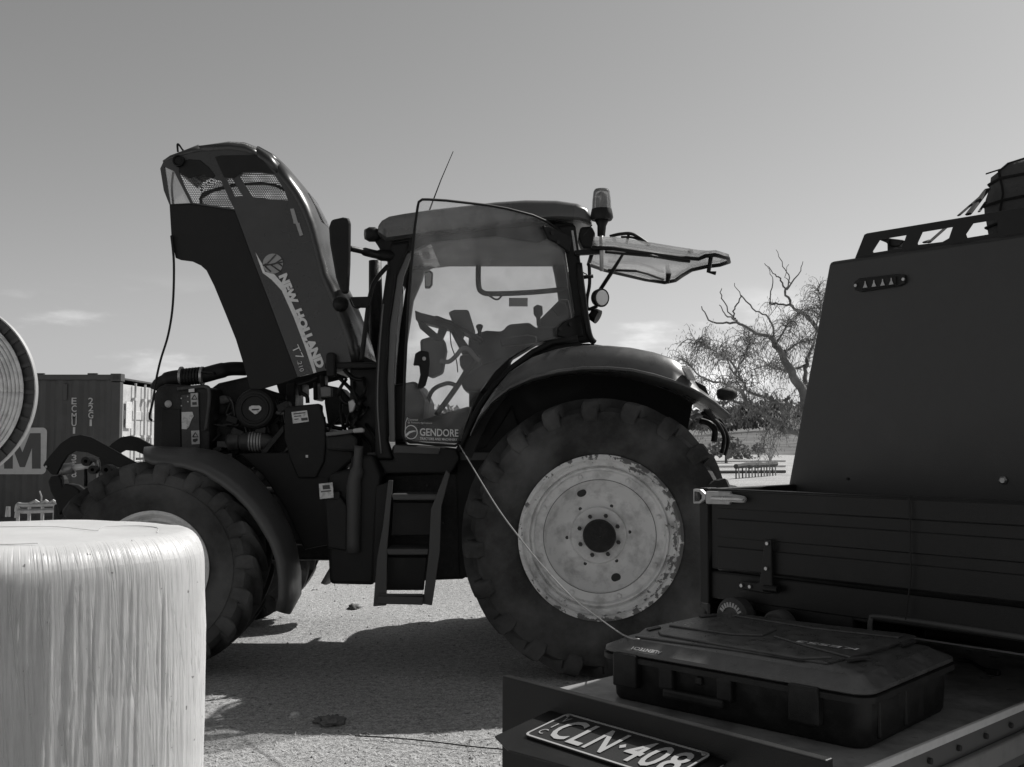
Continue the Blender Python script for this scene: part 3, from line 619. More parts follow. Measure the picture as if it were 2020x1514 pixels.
# ---------------- rear fender: skirt, crown and lip swept over the wheel
top = [(935, 842), (950, 808), (975, 768), (1005, 733), (1050, 703), (1100, 686), (1150, 679), (1200, 680), (1245, 684), (1290, 693), (1325, 704), (1345, 716), (1360, 738), (1378, 765), (1405, 785), (1440, 818)]
lip = [(928, 858), (943, 826), (970, 792), (1005, 765), (1050, 745), (1100, 733), (1150, 727), (1200, 727), (1245, 731), (1290, 741), (1325, 752), (1345, 759), (1362, 767), (1382, 778), (1408, 795), (1440, 822)]
rings = []
for (tx, ty), (lx, ly) in zip(top, lip):
    A = W(tx, ty, 6.46); L = W(lx, ly, 6.34); I = Vector((A.x, 6.98, A.z + 0.0)); U = Vector((L.x, 6.98, L.z - 0.0)); m1 = (A * 0.45 + L * 0.55) + Vector((0, -0.012, 0))
    rings.append([I, A + Vector((0, 0.16, 0.004)), A + Vector((0, 0.03, -0.004)), A.lerp(L, 0.12) + Vector((0, -0.015, 0)), m1, L + Vector((0, 0.012, 0.014)), L + Vector((0, -0.035, 0.006)), L + Vector((0, -0.04, -0.008)), L + Vector((0, 0.03, -0.014)), U])
fen = MB().loft(rings).build('rear_fender', 'fender', T, auto=50)
rings2 = [[Vector((p.x, 2 * TC - p.y, p.z)) for p in q] for q in rings]
MB().loft(rings2).build('rear_fender', 'fender', T, auto=50)
# black moulding between the fender and the cab
lip2 = [(905, 890), (925, 845), (948, 800), (975, 762), (1008, 728), (1052, 695), (1090, 676), (1140, 668)]
MB().tube([W(x, y, 6.62) for x, y in lip2], 0.022, 8).build('cab_seal', 'black', T, smooth=True)
tp('fender_inner_panel', 'black', lip2 + [(1150, 690), (1100, 700), (1065, 718), (1030, 745), (1000, 780), (970, 820), (948, 862), (930, 905)], 6.66, 0.03, bevel=0)
# inner wheel arch wall
arch = [(905, 890), (925, 845), (948, 800), (975, 762), (1008, 728), (1052, 695), (1100, 680), (1160, 678), (1250, 690), (1330, 712), (1370, 780), (1350, 880), (1250, 850), (1150, 850), (1050, 870), (990, 930), (960, 1000), (905, 960)]
tp('wheel_arch', 'black', arch, 6.98, 0.04, bevel=0)
tp('wheel_arch', 'black', [(x, y) for x, y in arch], 6.98, 0.04, bevel=0).location.y += 2 * (TC - 6.98) - 0.04
for q in ([(1345, 722), (1362, 725), (1376, 752), (1357, 750)],): tp('tail_lamp', 'clear', q, 6.325, 0.05, bevel=0.004); tp('tail_lamp_back', 'decal', [(1347, 725), (1361, 728), (1373, 750), (1358, 748)], 6.34, 0.05, bevel=0)
tp('lamp_bracket', 'blackp', [(1372, 752), (1392, 762), (1400, 782), (1385, 778)], 6.45, 0.08)
MB().lathe([(0.001, 0), (0.03, 0.01), (0.042, 0.04), (0.04, 0.1), (0.02, 0.13), (0.001, 0.13)], W(1413, 778, 6.5), 16, axis='X').build('marker_lamp', 'blackp', T, smooth=True)
for pts, r in (([(1385, 815, 6.9), (1412, 832, 6.95), (1428, 862, 7.0), (1424, 895, 7.0)], 0.014), ([(1388, 822, 6.95), (1422, 838, 7.0), (1437, 868, 7.05), (1430, 898, 7.1)], 0.012), ([(1380, 830, 7.0), (1398, 835, 7.0), (1410, 850, 7.0), (1408, 872, 7.0)], 0.022), ([(1394, 815, 7.1), (1418, 826, 7.1), (1432, 850, 7.1), (1434, 885, 7.1)], 0.008)):
    tt('hydraulic_hose', 'black', pts, r)
MB().box((1.35, TC, 0.9), (0.5, 0.7, 0.5)).build('rear_linkage', 'engine', T, bevel=0.03)
for s in (-1, 1): MB().tube([(1.3, TC + s * 0.4, 0.75), (2.0, TC + s * 0.45, 0.62), (2.15, TC + s * 0.45, 0.62)], [0.05, 0.045, 0.06], 8).build('lift_arm', 'engine', T, smooth=True)

# ---------------- cab
tp('cab_front_pillar', 'black', [(769, 480), (808, 474), (802, 498), (782, 544), (767, 643), (762, 752), (765, 872), (777, 908), (740, 908), (738, 780), (743, 690), (751, 610), (764, 520)], 6.82, 0.10, bevel=0.02, seg=3)
o = tp('cab_front_pillar', 'black', [(769, 480), (808, 474), (802, 498), (782, 544), (767, 643), (762, 752), (765, 872), (777, 908), (740, 908), (738, 780), (743, 690), (751, 610), (764, 520)], 6.82, 0.10, bevel=0.02); o.location.y = 1.16
tt('pillar_trim', 'grey', [(756, 600, 6.815), (748, 700, 6.815), (745, 800, 6.815), (752, 895, 6.815)], 0.006, seg=6)
tp('sky_gap_strip', 'grey', [(803, 500), (812, 500), (796, 545), (782, 643), (777, 752), (779, 872), (768, 872), (764, 752), (769, 643), (784, 544)], 6.86, 0.05, bevel=0.004)  # added grey strip, coloured as the tinted sky seen through the door gap
tp('cab_rear_pillar', 'black', [(1100, 445), (1135, 442), (1146, 520), (1155, 600), (1172, 673), (1138, 678), (1126, 600), (1115, 520), (1108, 480)], 6.80, 0.09, bevel=0.02, seg=3)
o = tp('cab_rear_pillar', 'black', [(1100, 445), (1135, 442), (1146, 520), (1155, 600), (1172, 673), (1138, 678), (1126, 600), (1115, 520), (1108, 480)], 6.80, 0.09, bevel=0.02); o.location.y = 1.2
tp('pillar_reflector', 'decal', [(1127, 455), (1131, 455), (1138, 498), (1133, 498)], 6.795, 0.004, bevel=0)
tt('rear_pillar_hose', 'black', [(1142, 520, 6.76), (1152, 600, 6.74), (1162, 660, 6.74), (1172, 676, 6.76)], 0.022)
sill = tp('door_sill', 'blackp', [(777, 908), (772, 884), (780, 876), (872, 882), (900, 886), (908, 905), (890, 935), (760, 935), (745, 908)], 6.78, 0.25, bevel=0.015, seg=3)
tp('sill_mat', 'dkgrey', [(778, 878), (868, 884), (866, 897), (776, 894)], 6.765, 0.012, sill)
MB().box((-0.25, TC, 1.36), (1.45, 1.2, 0.05)).build('cab_floor', 'dkgrey', T)
MB().box((-0.15, TC + 0.62, 1.25), (1.3, 0.05, 0.25)).build('cab_side_skirt', 'black', T)
# roof: rounded slab with a crown
ro = [(743, 462), (745, 446), (760, 434), (790, 426), (850, 414), (911, 406), (977, 398), (1037, 394), (1099, 395), (1140, 401), (1160, 412), (1170, 432), (1168, 440), (1140, 434), (1100, 432), (1050, 438), (977, 447), (900, 455), (820, 465), (760, 474)]
A = WL(ro, 6.78); cxr = sum(p.x for p in A) / len(A); czr = max(p.z for p in A) - 0.1; rings = []
for y, sx, sz in ((6.74, 0.955, 0.55), (6.755, 0.98, 0.8), (6.80, 1.0, 1.0), (6.95, 1.003, 1.10), (7.45, 1.006, 1.2), (7.95, 1.003, 1.10), (8.10, 1.0, 1.0), (8.145, 0.98, 0.8), (8.16, 0.955, 0.55)):
    q = []
    for p in A:
        dz = p.z - czr; q.append(Vector((cxr + (p.x - cxr) * sx, y, czr + (dz * (sz if dz > 0 else min(1, sz + 0.12))))))
    rings.append(q)
MB().loft(rings).build('cab_roof', 'fender', T, auto=45)
tp('roof_liner', 'black', [(765, 478), (810, 468), (977, 452), (1100, 440), (1132, 440), (1130, 456), (1090, 466), (1060, 480), (977, 466), (850, 478), (800, 500), (770, 500)], 6.84, 0.08, bevel=0.01)
MB().plate([(-0.78, 6.86), (0.4, 6.86), (0.42, 8.05), (-0.78, 8.05)], [], lambda x, y: (x, y, W(940, 455, 6.9).z), (0, 0, -0.05)).build('headliner', 'dkgrey', T)
tp('far_roof_rail', 'dkgrey', [(800, 505), (940, 490), (1000, 482), (1120, 490), (1118, 522), (1046, 518), (941, 519), (858, 526), (812, 545), (780, 600), (770, 600), (778, 530)], 8.02, 0.06, bevel=0.01)
# roof lamps at the front corners, roof antenna
for Y in (6.82, 8.0):
    l0 = MB().lathe([(0.001, -0.05), (0.035, -0.045), (0.05, -0.02), (0.05, 0.02), (0.03, 0.05), (0.001, 0.06)], W(734, 463, Y), 18, axis='X').build('roof_lamp', 'blackp', T, smooth=True)
    MB().lathe([(0.001, -0.056), (0.036, -0.05), (0.042, -0.035)], W(734, 463, Y), 18, axis='X').build('lamp_glass', 'lens', l0, smooth=True)
MB().tube([W(846, 418, 7.3), W(870, 355, 7.3), W(894, 299, 7.3)], [0.006, 0.004, 0.0028], 6).build('antenna', 'black', T)
# panes
MB().add([W(812, 500, 8.08), W(1118, 500, 8.08), W(1140, 670, 8.08), W(960, 850, 8.08), W(800, 870, 8.08), W(775, 700, 8.08)], [(0, 1, 2, 3, 4, 5)]).build('far_door_glass', 'glass', T, recalc=False)
a, c = W(765, 500, 6.9), W(742, 860, 6.9)
MB().add([a, (a.x, 8.0, a.z), (c.x, 8.0, c.z), c], [(0, 1, 2, 3)]).build('windscreen', 'glass', T, recalc=False)
tt('far_window_bar', 'black', [(944, 512, 8.0), (944, 562, 8.0), (952, 577, 8.0), (975, 580, 8.0), (1050, 577, 8.0), (1125, 570, 8.0)], 0.022, n=6)
tt('window_strap', 'black', [(960, 580, 7.98), (975, 590, 7.98), (984, 590, 7.98), (992, 580, 7.98)], 0.008)
tp('far_window_notice', 'decal', [(1004, 588), (1041, 588), (1041, 605), (1004, 605)], 8.05, 0.002, bevel=0)
tp('interior_mirror', 'black', [(837, 536), (848, 533), (854, 538), (853, 562), (848, 569), (838, 569)], 7.9, 0.03, bevel=0.006)
tp('mirror_glass', 'white', [(839, 540), (847, 537), (851, 541), (850, 560), (847, 565), (840, 565)], 7.895, 0.003, bevel=0)  # flat white puts the mirror's bright reflection into its colour
# controls and seat seen through the door
tp('dashboard', 'black', [(818, 612), (830, 617), (890, 632), (918, 650), (908, 672), (893, 652), (868, 645), (820, 632)], 7.38, 0.2, bevel=0.01)
tp('dashboard_strut', 'black', [(822, 630), (832, 633), (862, 658), (866, 672), (856, 672), (828, 648)], 7.4, 0.06, bevel=0.006)
tp('dashboard_strut', 'black', [(868, 640), (884, 645), (872, 672), (858, 672)], 7.4, 0.06, bevel=0.006)
tp('instrument_panel', 'dkgrey', [(884, 616), (896, 611), (924, 611), (936, 650), (928, 660), (908, 650), (894, 640)], 7.3, 0.3, bevel=0.015)
tp('steering_column', 'black', [(886, 650), (905, 656), (930, 690), (940, 745), (928, 752), (912, 700)], 7.42, 0.08, bevel=0.015)
b = MB(); c0 = W(905, 650, 7.45); ax = Vector((0.45, 0, 0.9)).normalized(); u = Vector((0.9, 0, -0.45)).normalized(); v = Vector((0, 1, 0))
b.tube([c0 + (u * math.cos(2 * math.pi * i / 28) * 0.19 + v * math.sin(2 * math.pi * i / 28) * 0.19) for i in range(29)], 0.013, 8)
b.tube([c0 - u * 0.19, c0 + u * 0.19], 0.011, 6).build('steering_wheel', 'black', T, smooth=True)
tt('control_lever', 'black', [(948, 680, 7.5), (946, 655, 7.5), (946, 640, 7.5)], [0.014] * 6 + [0.018, 0.024, 0.028, 0.024, 0.012], seg=10)
tp('control_console', 'black', [(925, 662), (960, 652), (990, 654), (1003, 640), (1045, 636), (1060, 648), (1105, 642), (1110, 672), (1060, 676), (1012, 705), (985, 745), (930, 745), (922, 700)], 7.62, 0.3, bevel=0.02)
tp('console_monitor', 'black', [(1052, 606), (1060, 601), (1070, 604), (1071, 620), (1066, 626), (1067, 642), (1059, 642), (1058, 626), (1053, 620)], 7.6, 0.05, bevel=0.006)
tp('rear_console', 'black', [(1060, 635), (1075, 620), (1105, 590), (1122, 590), (1135, 660), (1120, 676), (1070, 680)], 7.7, 0.25, bevel=0.02)
tp('seat_base', 'black', [(905, 700), (942, 696), (950, 722), (930, 735), (908, 728)], 7.3, 0.4, bevel=0.03)
tp('seat_cushion', 'black', [(905, 745), (945, 722), (985, 706), (1010, 706), (1000, 745), (965, 775), (915, 772)], 7.25, 0.45, bevel=0.03, seg=3)
tp('seat_pedestal', 'black', [(925, 765), (975, 765), (960, 872), (925, 872)], 7.35, 0.3, bevel=0.02)
tp('armrest', 'black', [(985, 668), (1040, 660), (1060, 664), (1058, 676), (990, 684)], 7.35, 0.12, bevel=0.015)
tt('grab_handle', 'grey', [(868, 712, 7.0), (885, 714, 7.0), (900, 702, 7.0), (912, 688, 7.0), (925, 690, 7.0), (938, 706, 7.0), (946, 712, 7.0)], 0.016, n=5)
tt('brake_lever', 'black', [(860, 820, 7.1), (900, 765, 7.1), (925, 725, 7.1), (945, 700, 7.1)], 0.02)
tt('pedal_arm', 'black', [(838, 830, 7.4), (850, 775, 7.4), (880, 757, 7.4), (898, 760, 7.4)], 0.016)
tp('switch_box', 'dkgrey', [(828, 670), (850, 664), (876, 668), (880, 690), (872, 735), (850, 745), (832, 735)], 7.5, 0.2, bevel=0.02)
tt('wire', 'black', [(888, 650, 7.3), (890, 680, 7.3), (900, 710, 7.3), (903, 735, 7.3)], 0.004)
tp('cab_front_wall', 'black', [(770, 760), (820, 752), (838, 790), (830, 870), (775, 872)], 7.0, 0.9, bevel=0.02)
tp('floor_hump', 'black', [(820, 832), (930, 800), (925, 876), (800, 876)], 7.0, 0.6, bevel=0.03)

# ---------------- open door: glass hinged at the rear pillar, swung 30 degrees towards the camera
DA = R(30); H0 = Vector((W(1118, 560, 6.76).x, 6.76, 0)); DD = Vector((-math.cos(DA), -math.sin(DA), 0)); DN = Vector((math.sin(DA), -math.cos(DA), 0))
def DP(px, py, off=0.0): return WP(px, py, H0 + DN * off, DN)
outl = [(824, 408), (826, 399), (833, 394), (846, 394), (880, 396), (960, 405), (1000, 412), (1050, 425), (1080, 438), (1106, 458), (1116, 500), (1128, 580), (1138, 655), (1136, 663), (1080, 672), (1040, 686), (1005, 706), (975, 735), (948, 772), (928, 812), (914, 850), (908, 872), (898, 880), (860, 878), (806, 871), (798, 868), (795, 858), (798, 740), (806, 590), (818, 450)]
dp = [DP(x, y) for x, y in outl]
door = MB().prism(dp, DN * -0.006).build('cab_door', 'doorglass', T, recalc=True)
fr = [DP(x, y) for x, y in [(908, 872), (898, 880), (860, 878), (806, 871), (798, 868), (795, 858), (798, 740), (806, 590), (818, 450), (824, 408), (826, 399), (833, 394), (846, 394), (880, 396), (960, 405), (1000, 412), (1050, 425), (1080, 438), (1106, 458)]]
MB().tube(fr, 0.0085, 8).build('door_edge_seal', 'black', door, smooth=True)
for q in ([(1068, 446), (1100, 456), (1125, 470), (1120, 500), (1096, 482), (1078, 472)], [(1098, 648), (1110, 636), (1140, 622), (1148, 664), (1112, 668), (1096, 664)]):
    hp = MB().prism([DP(x, y, 0.006) for x, y in q], DN * 0.025).build('door_hinge', 'black', door, bevel=0.006)
cm = [(1088, 452), (1100, 470)], [(1104, 650), (1124, 640)]
for pr in cm:
    for x, y in pr: p = DP(x, y + 8 if y < 500 else y, 0.03); MB().cyl(p, p + DN * 0.012, 0.014, 8).build('hinge_bolt', 'engine', door)
MB().prism([DP(x, y, 0.006) for x, y in [(818, 698), (828, 692), (842, 695), (844, 715), (842, 740), (836, 762), (828, 768), (822, 766), (828, 740), (826, 722), (814, 722)]], DN * 0.035).build('door_handle', 'black', door, bevel=0.008)
p = DP(836, 708, 0.041); MB().cyl(p, p + DN * 0.006, 0.012, 12).build('door_lock', 'alu', door)
MB().prism([DP(x, y, -0.01) for x, y in [(1090, 608), (1104, 594), (1118, 598), (1120, 618), (1104, 624)]], DN * -0.03).build('door_stay', 'black', door, bevel=0.01)
DX = (DP(905, 850) - DP(800, 845)).normalized()
def dtext(body, x0, y0, x1, y1, m='decal', bold=0.0):
    o = DP(x0, y1, 0.003); e = DP(x1, y1 + (x1 - x0) * 0.03, 0.003); t = DP(x0, y0, 0.003)
    text('door_sticker_text', body, o, e - o, t - o, (e - o).length, (t - o).length, m, door, bold=bold)
MT['film'] = mat('clear_sticker_film', 0.62, 0.5)
dtext('GENDORE', 828, 845, 904, 860, 'film', 0.012)
dtext('TRACTORS AND MACHINERY', 828, 863, 902, 868, 'film', 0.01)
dtext('Covered', 804, 826, 824, 830, 'film'); dtext('@ Tractors Agricultural', 804, 832, 852, 836, 'film')
cc = DP(811, 853, 0.003); ux = DX; uz = Vector((0, 0, 1)); rr_ = (DP(824, 853) - DP(811, 853)).length
b = MB(); b.tube([cc + (ux * math.cos(2 * math.pi * i / 32) + uz * math.sin(2 * math.pi * i / 32)) * rr_ * 0.93 for i in range(33)], 0.003, 6).build('door_sticker_logo', 'film', door)
b = MB(); q = []
for x, y in ((-0.85, -0.35), (-0.3, 0.12), (0.3, 0.25), (0.9, 0.2), (0.3, 0.05), (-0.2, -0.15), (-0.7, -0.6)): q.append(cc + ux * x * rr_ + uz * y * rr_)
b.prism(q, DN * 0.002).build('door_sticker_logo', 'film', door)
b = MB(); b.tube([DP(804, 824, 0.003), DP(800, 834, 0.003), DP(799, 866, 0.003), DP(810, 871, 0.003), DP(906, 876, 0.003)], 0.0022, 5).build('door_sticker_frame', 'film', door)

# ---------------- open rear window, seen from below
nr = [(1171, 474), (1200, 470), (1285, 482), (1340, 490), (1385, 497), (1400, 497), (1420, 498), (1437, 505)]
fr_ = [(1438, 514), (1420, 520), (1395, 523), (1364, 530), (1346, 541), (1332, 551), (1311, 555), (1272, 549), (1192, 530), (1161, 519)]
ZW = 2.76
near = [WP(x, y, (0, 0, ZW), (0, 0, 1)) for x, y in [(1171, 486), (1210, 487), (1285, 497), (1340, 505), (1378, 508), (1392, 502), (1410, 500), (1436, 506)]]
far = [WP(x, y, (0, 0, ZW), (0, 0, 1)) for x, y in fr_]
pts = near + far
near_g = [WP(x, y, (0, 0, ZW), (0, 0, 1)) for x, y in [(1171, 470), (1210, 470), (1285, 481), (1340, 490), (1380, 496), (1395, 497), (1412, 496), (1438, 504)]]
rw = MB().prism(near_g + far, (0, 0, 0.008)).build('rear_window', 'rearglass', T)
MB().tube([p - Vector((0, 0, 0.012)) for p in pts + [pts[0]]], 0.015, 8).build('rear_window_seal', 'black', rw, smooth=True)
i1 = [WP(x, y, (0, 0, ZW - 0.03), (0, 0, 1)) for x, y in [(1195, 497), (1285, 505), (1340, 514), (1360, 516)]]
MB().tube(i1, 0.012, 8).build('rear_window_rail', 'black', rw)
i2 = [WP(x, y, (0, 0, ZW - 0.03), (0, 0, 1)) for x, y in [(1200, 533), (1255, 535), (1275, 540), (1308, 552)]]
MB().tube(i2, 0.010, 8).build('rear_window_rail', 'black', rw)
p = WP(1403, 503, (0, 0, ZW), (0, 0, 1)); MB().tube([p, p + Vector((-0.02, 0, -0.12)), p + Vector((0.03, 0, -0.13))], 0.016, 6).build('rear_window_handle', 'black', rw)
p = WP(1319, 542, (0, 0, ZW), (0, 0, 1)); MB().tube([p + Vector((0, 0, 0.01)), p + Vector((-0.01, 0, -0.07))], [0.022, 0.014], 8).build('rear_window_knob', 'black', rw)
p = WP(1362, 500, (0, 0, ZW + 0.02), (0, 0, 1)); MB().cyl(p, p + Vector((0, 0, 0.02)), 0.02, 10).build('rear_window_knob', 'black', rw)
b = MB(); b.tube(smooth_path([W(1203, 467, 7.1), W(1225, 462, 7.1), W(1250, 463, 7.1), W(1282, 484, 7.1)], 5), 0.012, 6); b.tube(smooth_path([W(1225, 468, 7.1), W(1252, 470, 7.1), W(1280, 485, 7.1)], 5), 0.008, 6); b.tube([W(1240, 464, 7.1), W(1236, 480, 7.15)], 0.01, 6)
b.build('rear_wiper', 'black', rw, smooth=True)
tt('gas_strut', 'black', [(1184, 572, 7.0), (1207, 537, 6.98), (1230, 500, 6.96)], [0.014, 0.014, 0.009], sm=False)
# rear window frame, brackets, beacon, lamps
bc = W(1187, 430, 6.72); k = 6.72 / F
bcn = MB().lathe([(0.001, -5 * k), (20 * k, -5 * k), (23 * k, 0), (22 * k, 8 * k), (20 * k, 17 * k), (0.001, 17 * k)], bc, 28, axis='Z').build('beacon', 'black', T, auto=40)
MB().lathe([(19.5 * k, 16 * k), (18.5 * k, 35 * k), (16.5 * k, 52 * k), (14 * k, 57 * k), (0.001, 58.5 * k)], bc, 28, axis='Z').build('beacon_lens', 'lens', bcn, smooth=True)
MB().lathe([(0.001, 16 * k), (11 * k, 17 * k), (12 * k, 30 * k), (11 * k, 46 * k), (5 * k, 52 * k), (0.001, 53 * k)], bc, 16, axis='Z').build('beacon_reflector', 'grey', bcn, smooth=True)
tt('beacon_stem', 'black', [(1187, 434, 6.72), (1187, 446, 6.72), (1186, 466, 6.72)], [0.05, 0.03, 0.026], sm=False, seg=12)
tt('beacon_post', 'alu', [(1186, 455, 6.72), (1187, 535, 6.72)], 0.014, sm=False)
tp('beacon_bracket', 'black', [(1133, 494), (1190, 488), (1191, 500), (1134, 503)], 6.72, 0.05)
tp('rear_wiring_box', 'black', [(1145, 448), (1168, 446), (1175, 460), (1172, 478), (1180, 482), (1176, 492), (1150, 490), (1142, 470)], 6.82, 0.15, bevel=0.015)
tt('rear_wire', 'black', [(1168, 444, 6.75), (1152, 463, 6.75), (1148, 470, 6.75)], 0.004, sm=False)
tt('rear_wire', 'black', [(1138, 512, 6.75), (1148, 535, 6.75), (1158, 542, 6.75)], 0.004)
tt('lamp_arm', 'black', [(1162, 520, 6.8), (1163, 560, 6.8), (1158, 590, 6.8), (1160, 610, 6.8), (1178, 604, 6.8)], 0.012)
tt('lamp_arm', 'black', [(1146, 548, 6.8), (1170, 545, 6.8)], 0.014, sm=False)
lc = W(1184, 588, 6.72); ax = Vector((0.55, -0.82, -0.1)).normalized()
wl_ = MB().tube([lc - ax * 0.05, lc - ax * 0.03, lc, lc + ax * 0.02], [0.03, 0.055, 0.062, 0.062], 20).build('work_lamp', 'black', T, smooth=False)
MB().tube([lc + ax * 0.018, lc + ax * 0.024], [0.052, 0.048], 20).build('lamp_glass', 'white', wl_)
lc2 = W(1165, 618, 6.85); MB().tube([lc2 - Vector((0, 0.02, 0.02)), lc2, lc2 + Vector((0.05, -0.02, -0.03))], [0.02, 0.045, 0.05], 16).build('work_lamp', 'black', T)

# ---------------- mirrors and exhaust
tp('door_mirror', 'black', [(648, 448), (653, 433), (676, 428), (688, 430), (690, 440), (689, 520), (686, 577), (673, 579), (662, 548), (650, 480)], 6.45, 0.07, bevel=0.018, seg=3)
tp('mirror_edge', 'dkgrey', [(681, 430), (689, 431), (689, 520), (685, 560), (681, 520)], 6.53, 0.025)
tt('mirror_arm', 'black', [(688, 490, 6.52), (715, 496, 6.6), (745, 503, 6.75), (772, 505, 6.85)], [0.02] * 6 + [0.03] * 5 + [0.04] * 5)
tp('roof_bracket', 'black', [(735, 470), (775, 464), (775, 510), (762, 515), (745, 485)], 6.83, 0.1, bevel=0.012)
tt('mirror_post', 'black', [(765, 525, 6.75), (740, 555, 6.72), (729, 590, 6.7), (722, 640, 6.7), (713, 712, 6.72)], 0.016)
tp('post_clamp', 'black', [(690, 586), (732, 585), (727, 606), (700, 606)], 6.66, 0.06, bevel=0.008)
tt('post_clamp_hose', 'black', [(690, 590, 6.64), (697, 605, 6.62), (708, 608, 6.62), (714, 600, 6.62)], 0.005)
MB().lathe([(0.001, -0.04), (0.04, -0.03), (0.055, 0.0), (0.045, 0.04), (0.001, 0.05)], W(672, 600, 6.75), 16).build('work_lamp', 'black', T, smooth=True)
tt('exhaust_stack', 'engine', [(742, 720, 8.0), (741, 600, 8.0), (740, 515, 8.0)], [0.055, 0.055, 0.05], sm=False, seg=16)
tp('cab_cowl', 'black', [(640, 716), (700, 714), (745, 716), (745, 726), (640, 728)], 6.95, 0.9, bevel=0.01)
tt('far_mirror_post', 'black', [(722, 700, 8.2), (728, 640, 8.2), (732, 600, 8.2)], 0.012)

tp('fuse_box', 'black', [(642, 700), (648, 695), (660, 696), (661, 742), (644, 744)], 6.9, 0.08, bevel=0.012)
# ---------------- raised bonnet
HY = 7.0
S = [(320, 316), (335, 306), (372, 295), (396, 288), (458, 281.5), (491, 286), (518, 296), (544, 309.5), (564, 329), (587, 356), (610, 385), (623, 409), (637, 442), (650, 490), (664, 541), (689, 590), (706, 634), (719, 672), (729, 714)]
E = [(322, 320), (340, 313), (374, 303), (398, 299), (455, 296), (485, 300), (508, 310), (530, 325), (547, 343), (567, 369), (584, 396), (596, 419), (608, 450), (621, 498), (633, 548), (655, 598), (672, 640), (684, 676), (694, 719)]
low = [(640, 731), (587, 744)]; cut = [(587, 744), (560, 672), (530, 592), (500, 515), (480, 460), (463, 415), (422, 409), (377, 402), (334, 404)]
fp = lambda px, py: W(px, py, HY)
h1 = [(324, 329), (343, 338), (375, 401), (335, 403)]
h2 = [(352, 338), (372, 348), (400, 341), (419, 352), (436, 357), (449, 386), (462, 412), (422, 406), (380, 400), (363, 366)]
h3 = [(446, 352), (457, 352), (480, 388), (463, 389)]
h4 = [(472, 347), (479, 341), (508, 340), (541, 345), (561, 376), (568, 396), (538, 394), (499, 389), (482, 366)]
bon = MB().plate(E + low + cut[1:] + [(323, 376), (316, 333)], [h1, h2, h3, h4], fp, (0, 0.022, 0)).build('bonnet', 'blue', T)
lowp = [(587, 744), (564, 754), (496, 774), (491, 760), (481, 722), (465, 670), (445, 620), (422, 564), (407, 534), (396, 524), (379, 516), (356, 513), (346, 509), (338, 471)]
MB().prism(WL(lowp + list(reversed(cut))[:-1], HY + 0.012), (0, 0.02, 0)).build('bonnet_skirt', 'blackp', T, bevel=0.004)
def crown(idx, mname, nm, par, off=0.0, t0=0, t1=12, solid=0.018):
    rings = []
    for i in idx:
        e = W(*E[i], HY); s = W(*S[i], 7.0 + 0.28 * min(1, i / 5)); d = s - e; d.y = 0; rise = d.length; u = d.normalized() if rise > 1e-6 else Vector((0, 0, 1)); q = []
        for t in range(t0, t1 + 1):
            a = math.pi * t / 12; y = TC - (TC - HY) * math.cos(a) * (1.0)
            k_ = math.sin(a) ** 0.62
            q.append(Vector((e.x, y, e.z)) + u * (rise * k_ + off))
        rings.append(q)
    return MB().loft(rings, caps=False, closed=False).build(nm, mname, par, smooth=True, solid=solid, recalc=True)
crown(range(8, len(S)), 'blue', 'bonnet_crown', bon)
crown(range(0, 4), 'blue', 'nose_frame', bon, 0, 0, 2); crown(range(3, 7), 'blue', 'nose_frame', bon, 0, 0, 1); crown(range(6, 9), 'blue', 'nose_frame', bon, 0, 0, 2); crown(range(6, 9), 'blue', 'nose_frame', bon, 0, 2, 6); crown(range(0, 9), 'mesh', 'nose_grille', bon, 0, 9, 12, 0)
crown(range(0, 2), 'blue', 'nose_lip', bon, 0, 2, 9); crown(range(1, 4), 'blackp', 'nose_sun_block', bon, 0, 2, 9, 0.01); crown(range(6, 9), 'mesh', 'nose_grille', bon, 0, 6, 9, 0)  # black middle piece added solid, to stop sun specks through the grille
crown(range(3, 7), 'clear', 'bonnet_headlamp', bon, 0.0, 1, 9, 0)
crown(range(10, 13), 'clear', 'bonnet_window', bon, 0.012, 4, 8, 0.003)
# far side of the bonnet, open at its grille
def mir(px, py): p = W(px, py, HY); return Vector((p.x, 2 * TC - HY, p.z))
far_open = [(322, 332), (345, 318), (400, 304), (455, 301), (482, 305), (504, 315), (525, 330), (541, 347), (560, 372), (575, 396), (560, 402), (500, 430), (420, 445), (350, 445), (336, 420)]
MB().plate(E + low + [(564, 754), (496, 774), (465, 670), (422, 564), (396, 524), (346, 509), (334, 445), (316, 333)], [far_open], mir, (0, -0.02, 0)).build('bonnet_far_side', 'blackp', bon)
MB().add([mir(x, y) for x, y in far_open], [tuple(range(len(far_open)))]).build('far_grille_mesh', 'mesh', bon, recalc=False)
for h in (h2, h3, h4): MB().add([W(x, y, HY + 0.014) for x, y in h], [tuple(range(len(h)))]).build('grille_mesh', 'mesh', bon, recalc=False)
MB().add([W(x, y, HY + 0.012) for x, y in h1], [tuple(range(4))]).build('lamp_window', 'lens', bon, recalc=False)
tt('window_post', 'black', [(342, 340, 7.02), (339, 370, 7.02), (342, 404, 7.02)], 0.008, bon)
tp('grille_surround', 'blackp', [(424, 310), (436, 307), (500, 306), (512, 308), (530, 330), (541, 343), (508, 338.5), (478, 339.5), (470, 346), (462, 352), (442, 350)], 6.996, 0.004, bon, bevel=0)
tp('grille_post', 'blackp', [(352, 322), (372, 314), (395, 316), (412, 330), (424, 346), (419, 353), (400, 344), (372, 352), (352, 340)], 6.992, 0.02, bon)
MB().lathe([(0.001, -0.018), (0.026, -0.018), (0.034, -0.03), (0.04, -0.03), (0.042, 0.0)], W(354, 319, 6.99), 20).build('lamp_socket', 'black', bon, auto=40)
tt('bonnet_catch', 'black', [(351, 300, 7.3), (350, 286, 7.3), (354, 287, 7.3), (361, 297, 7.3)], 0.008, bon)
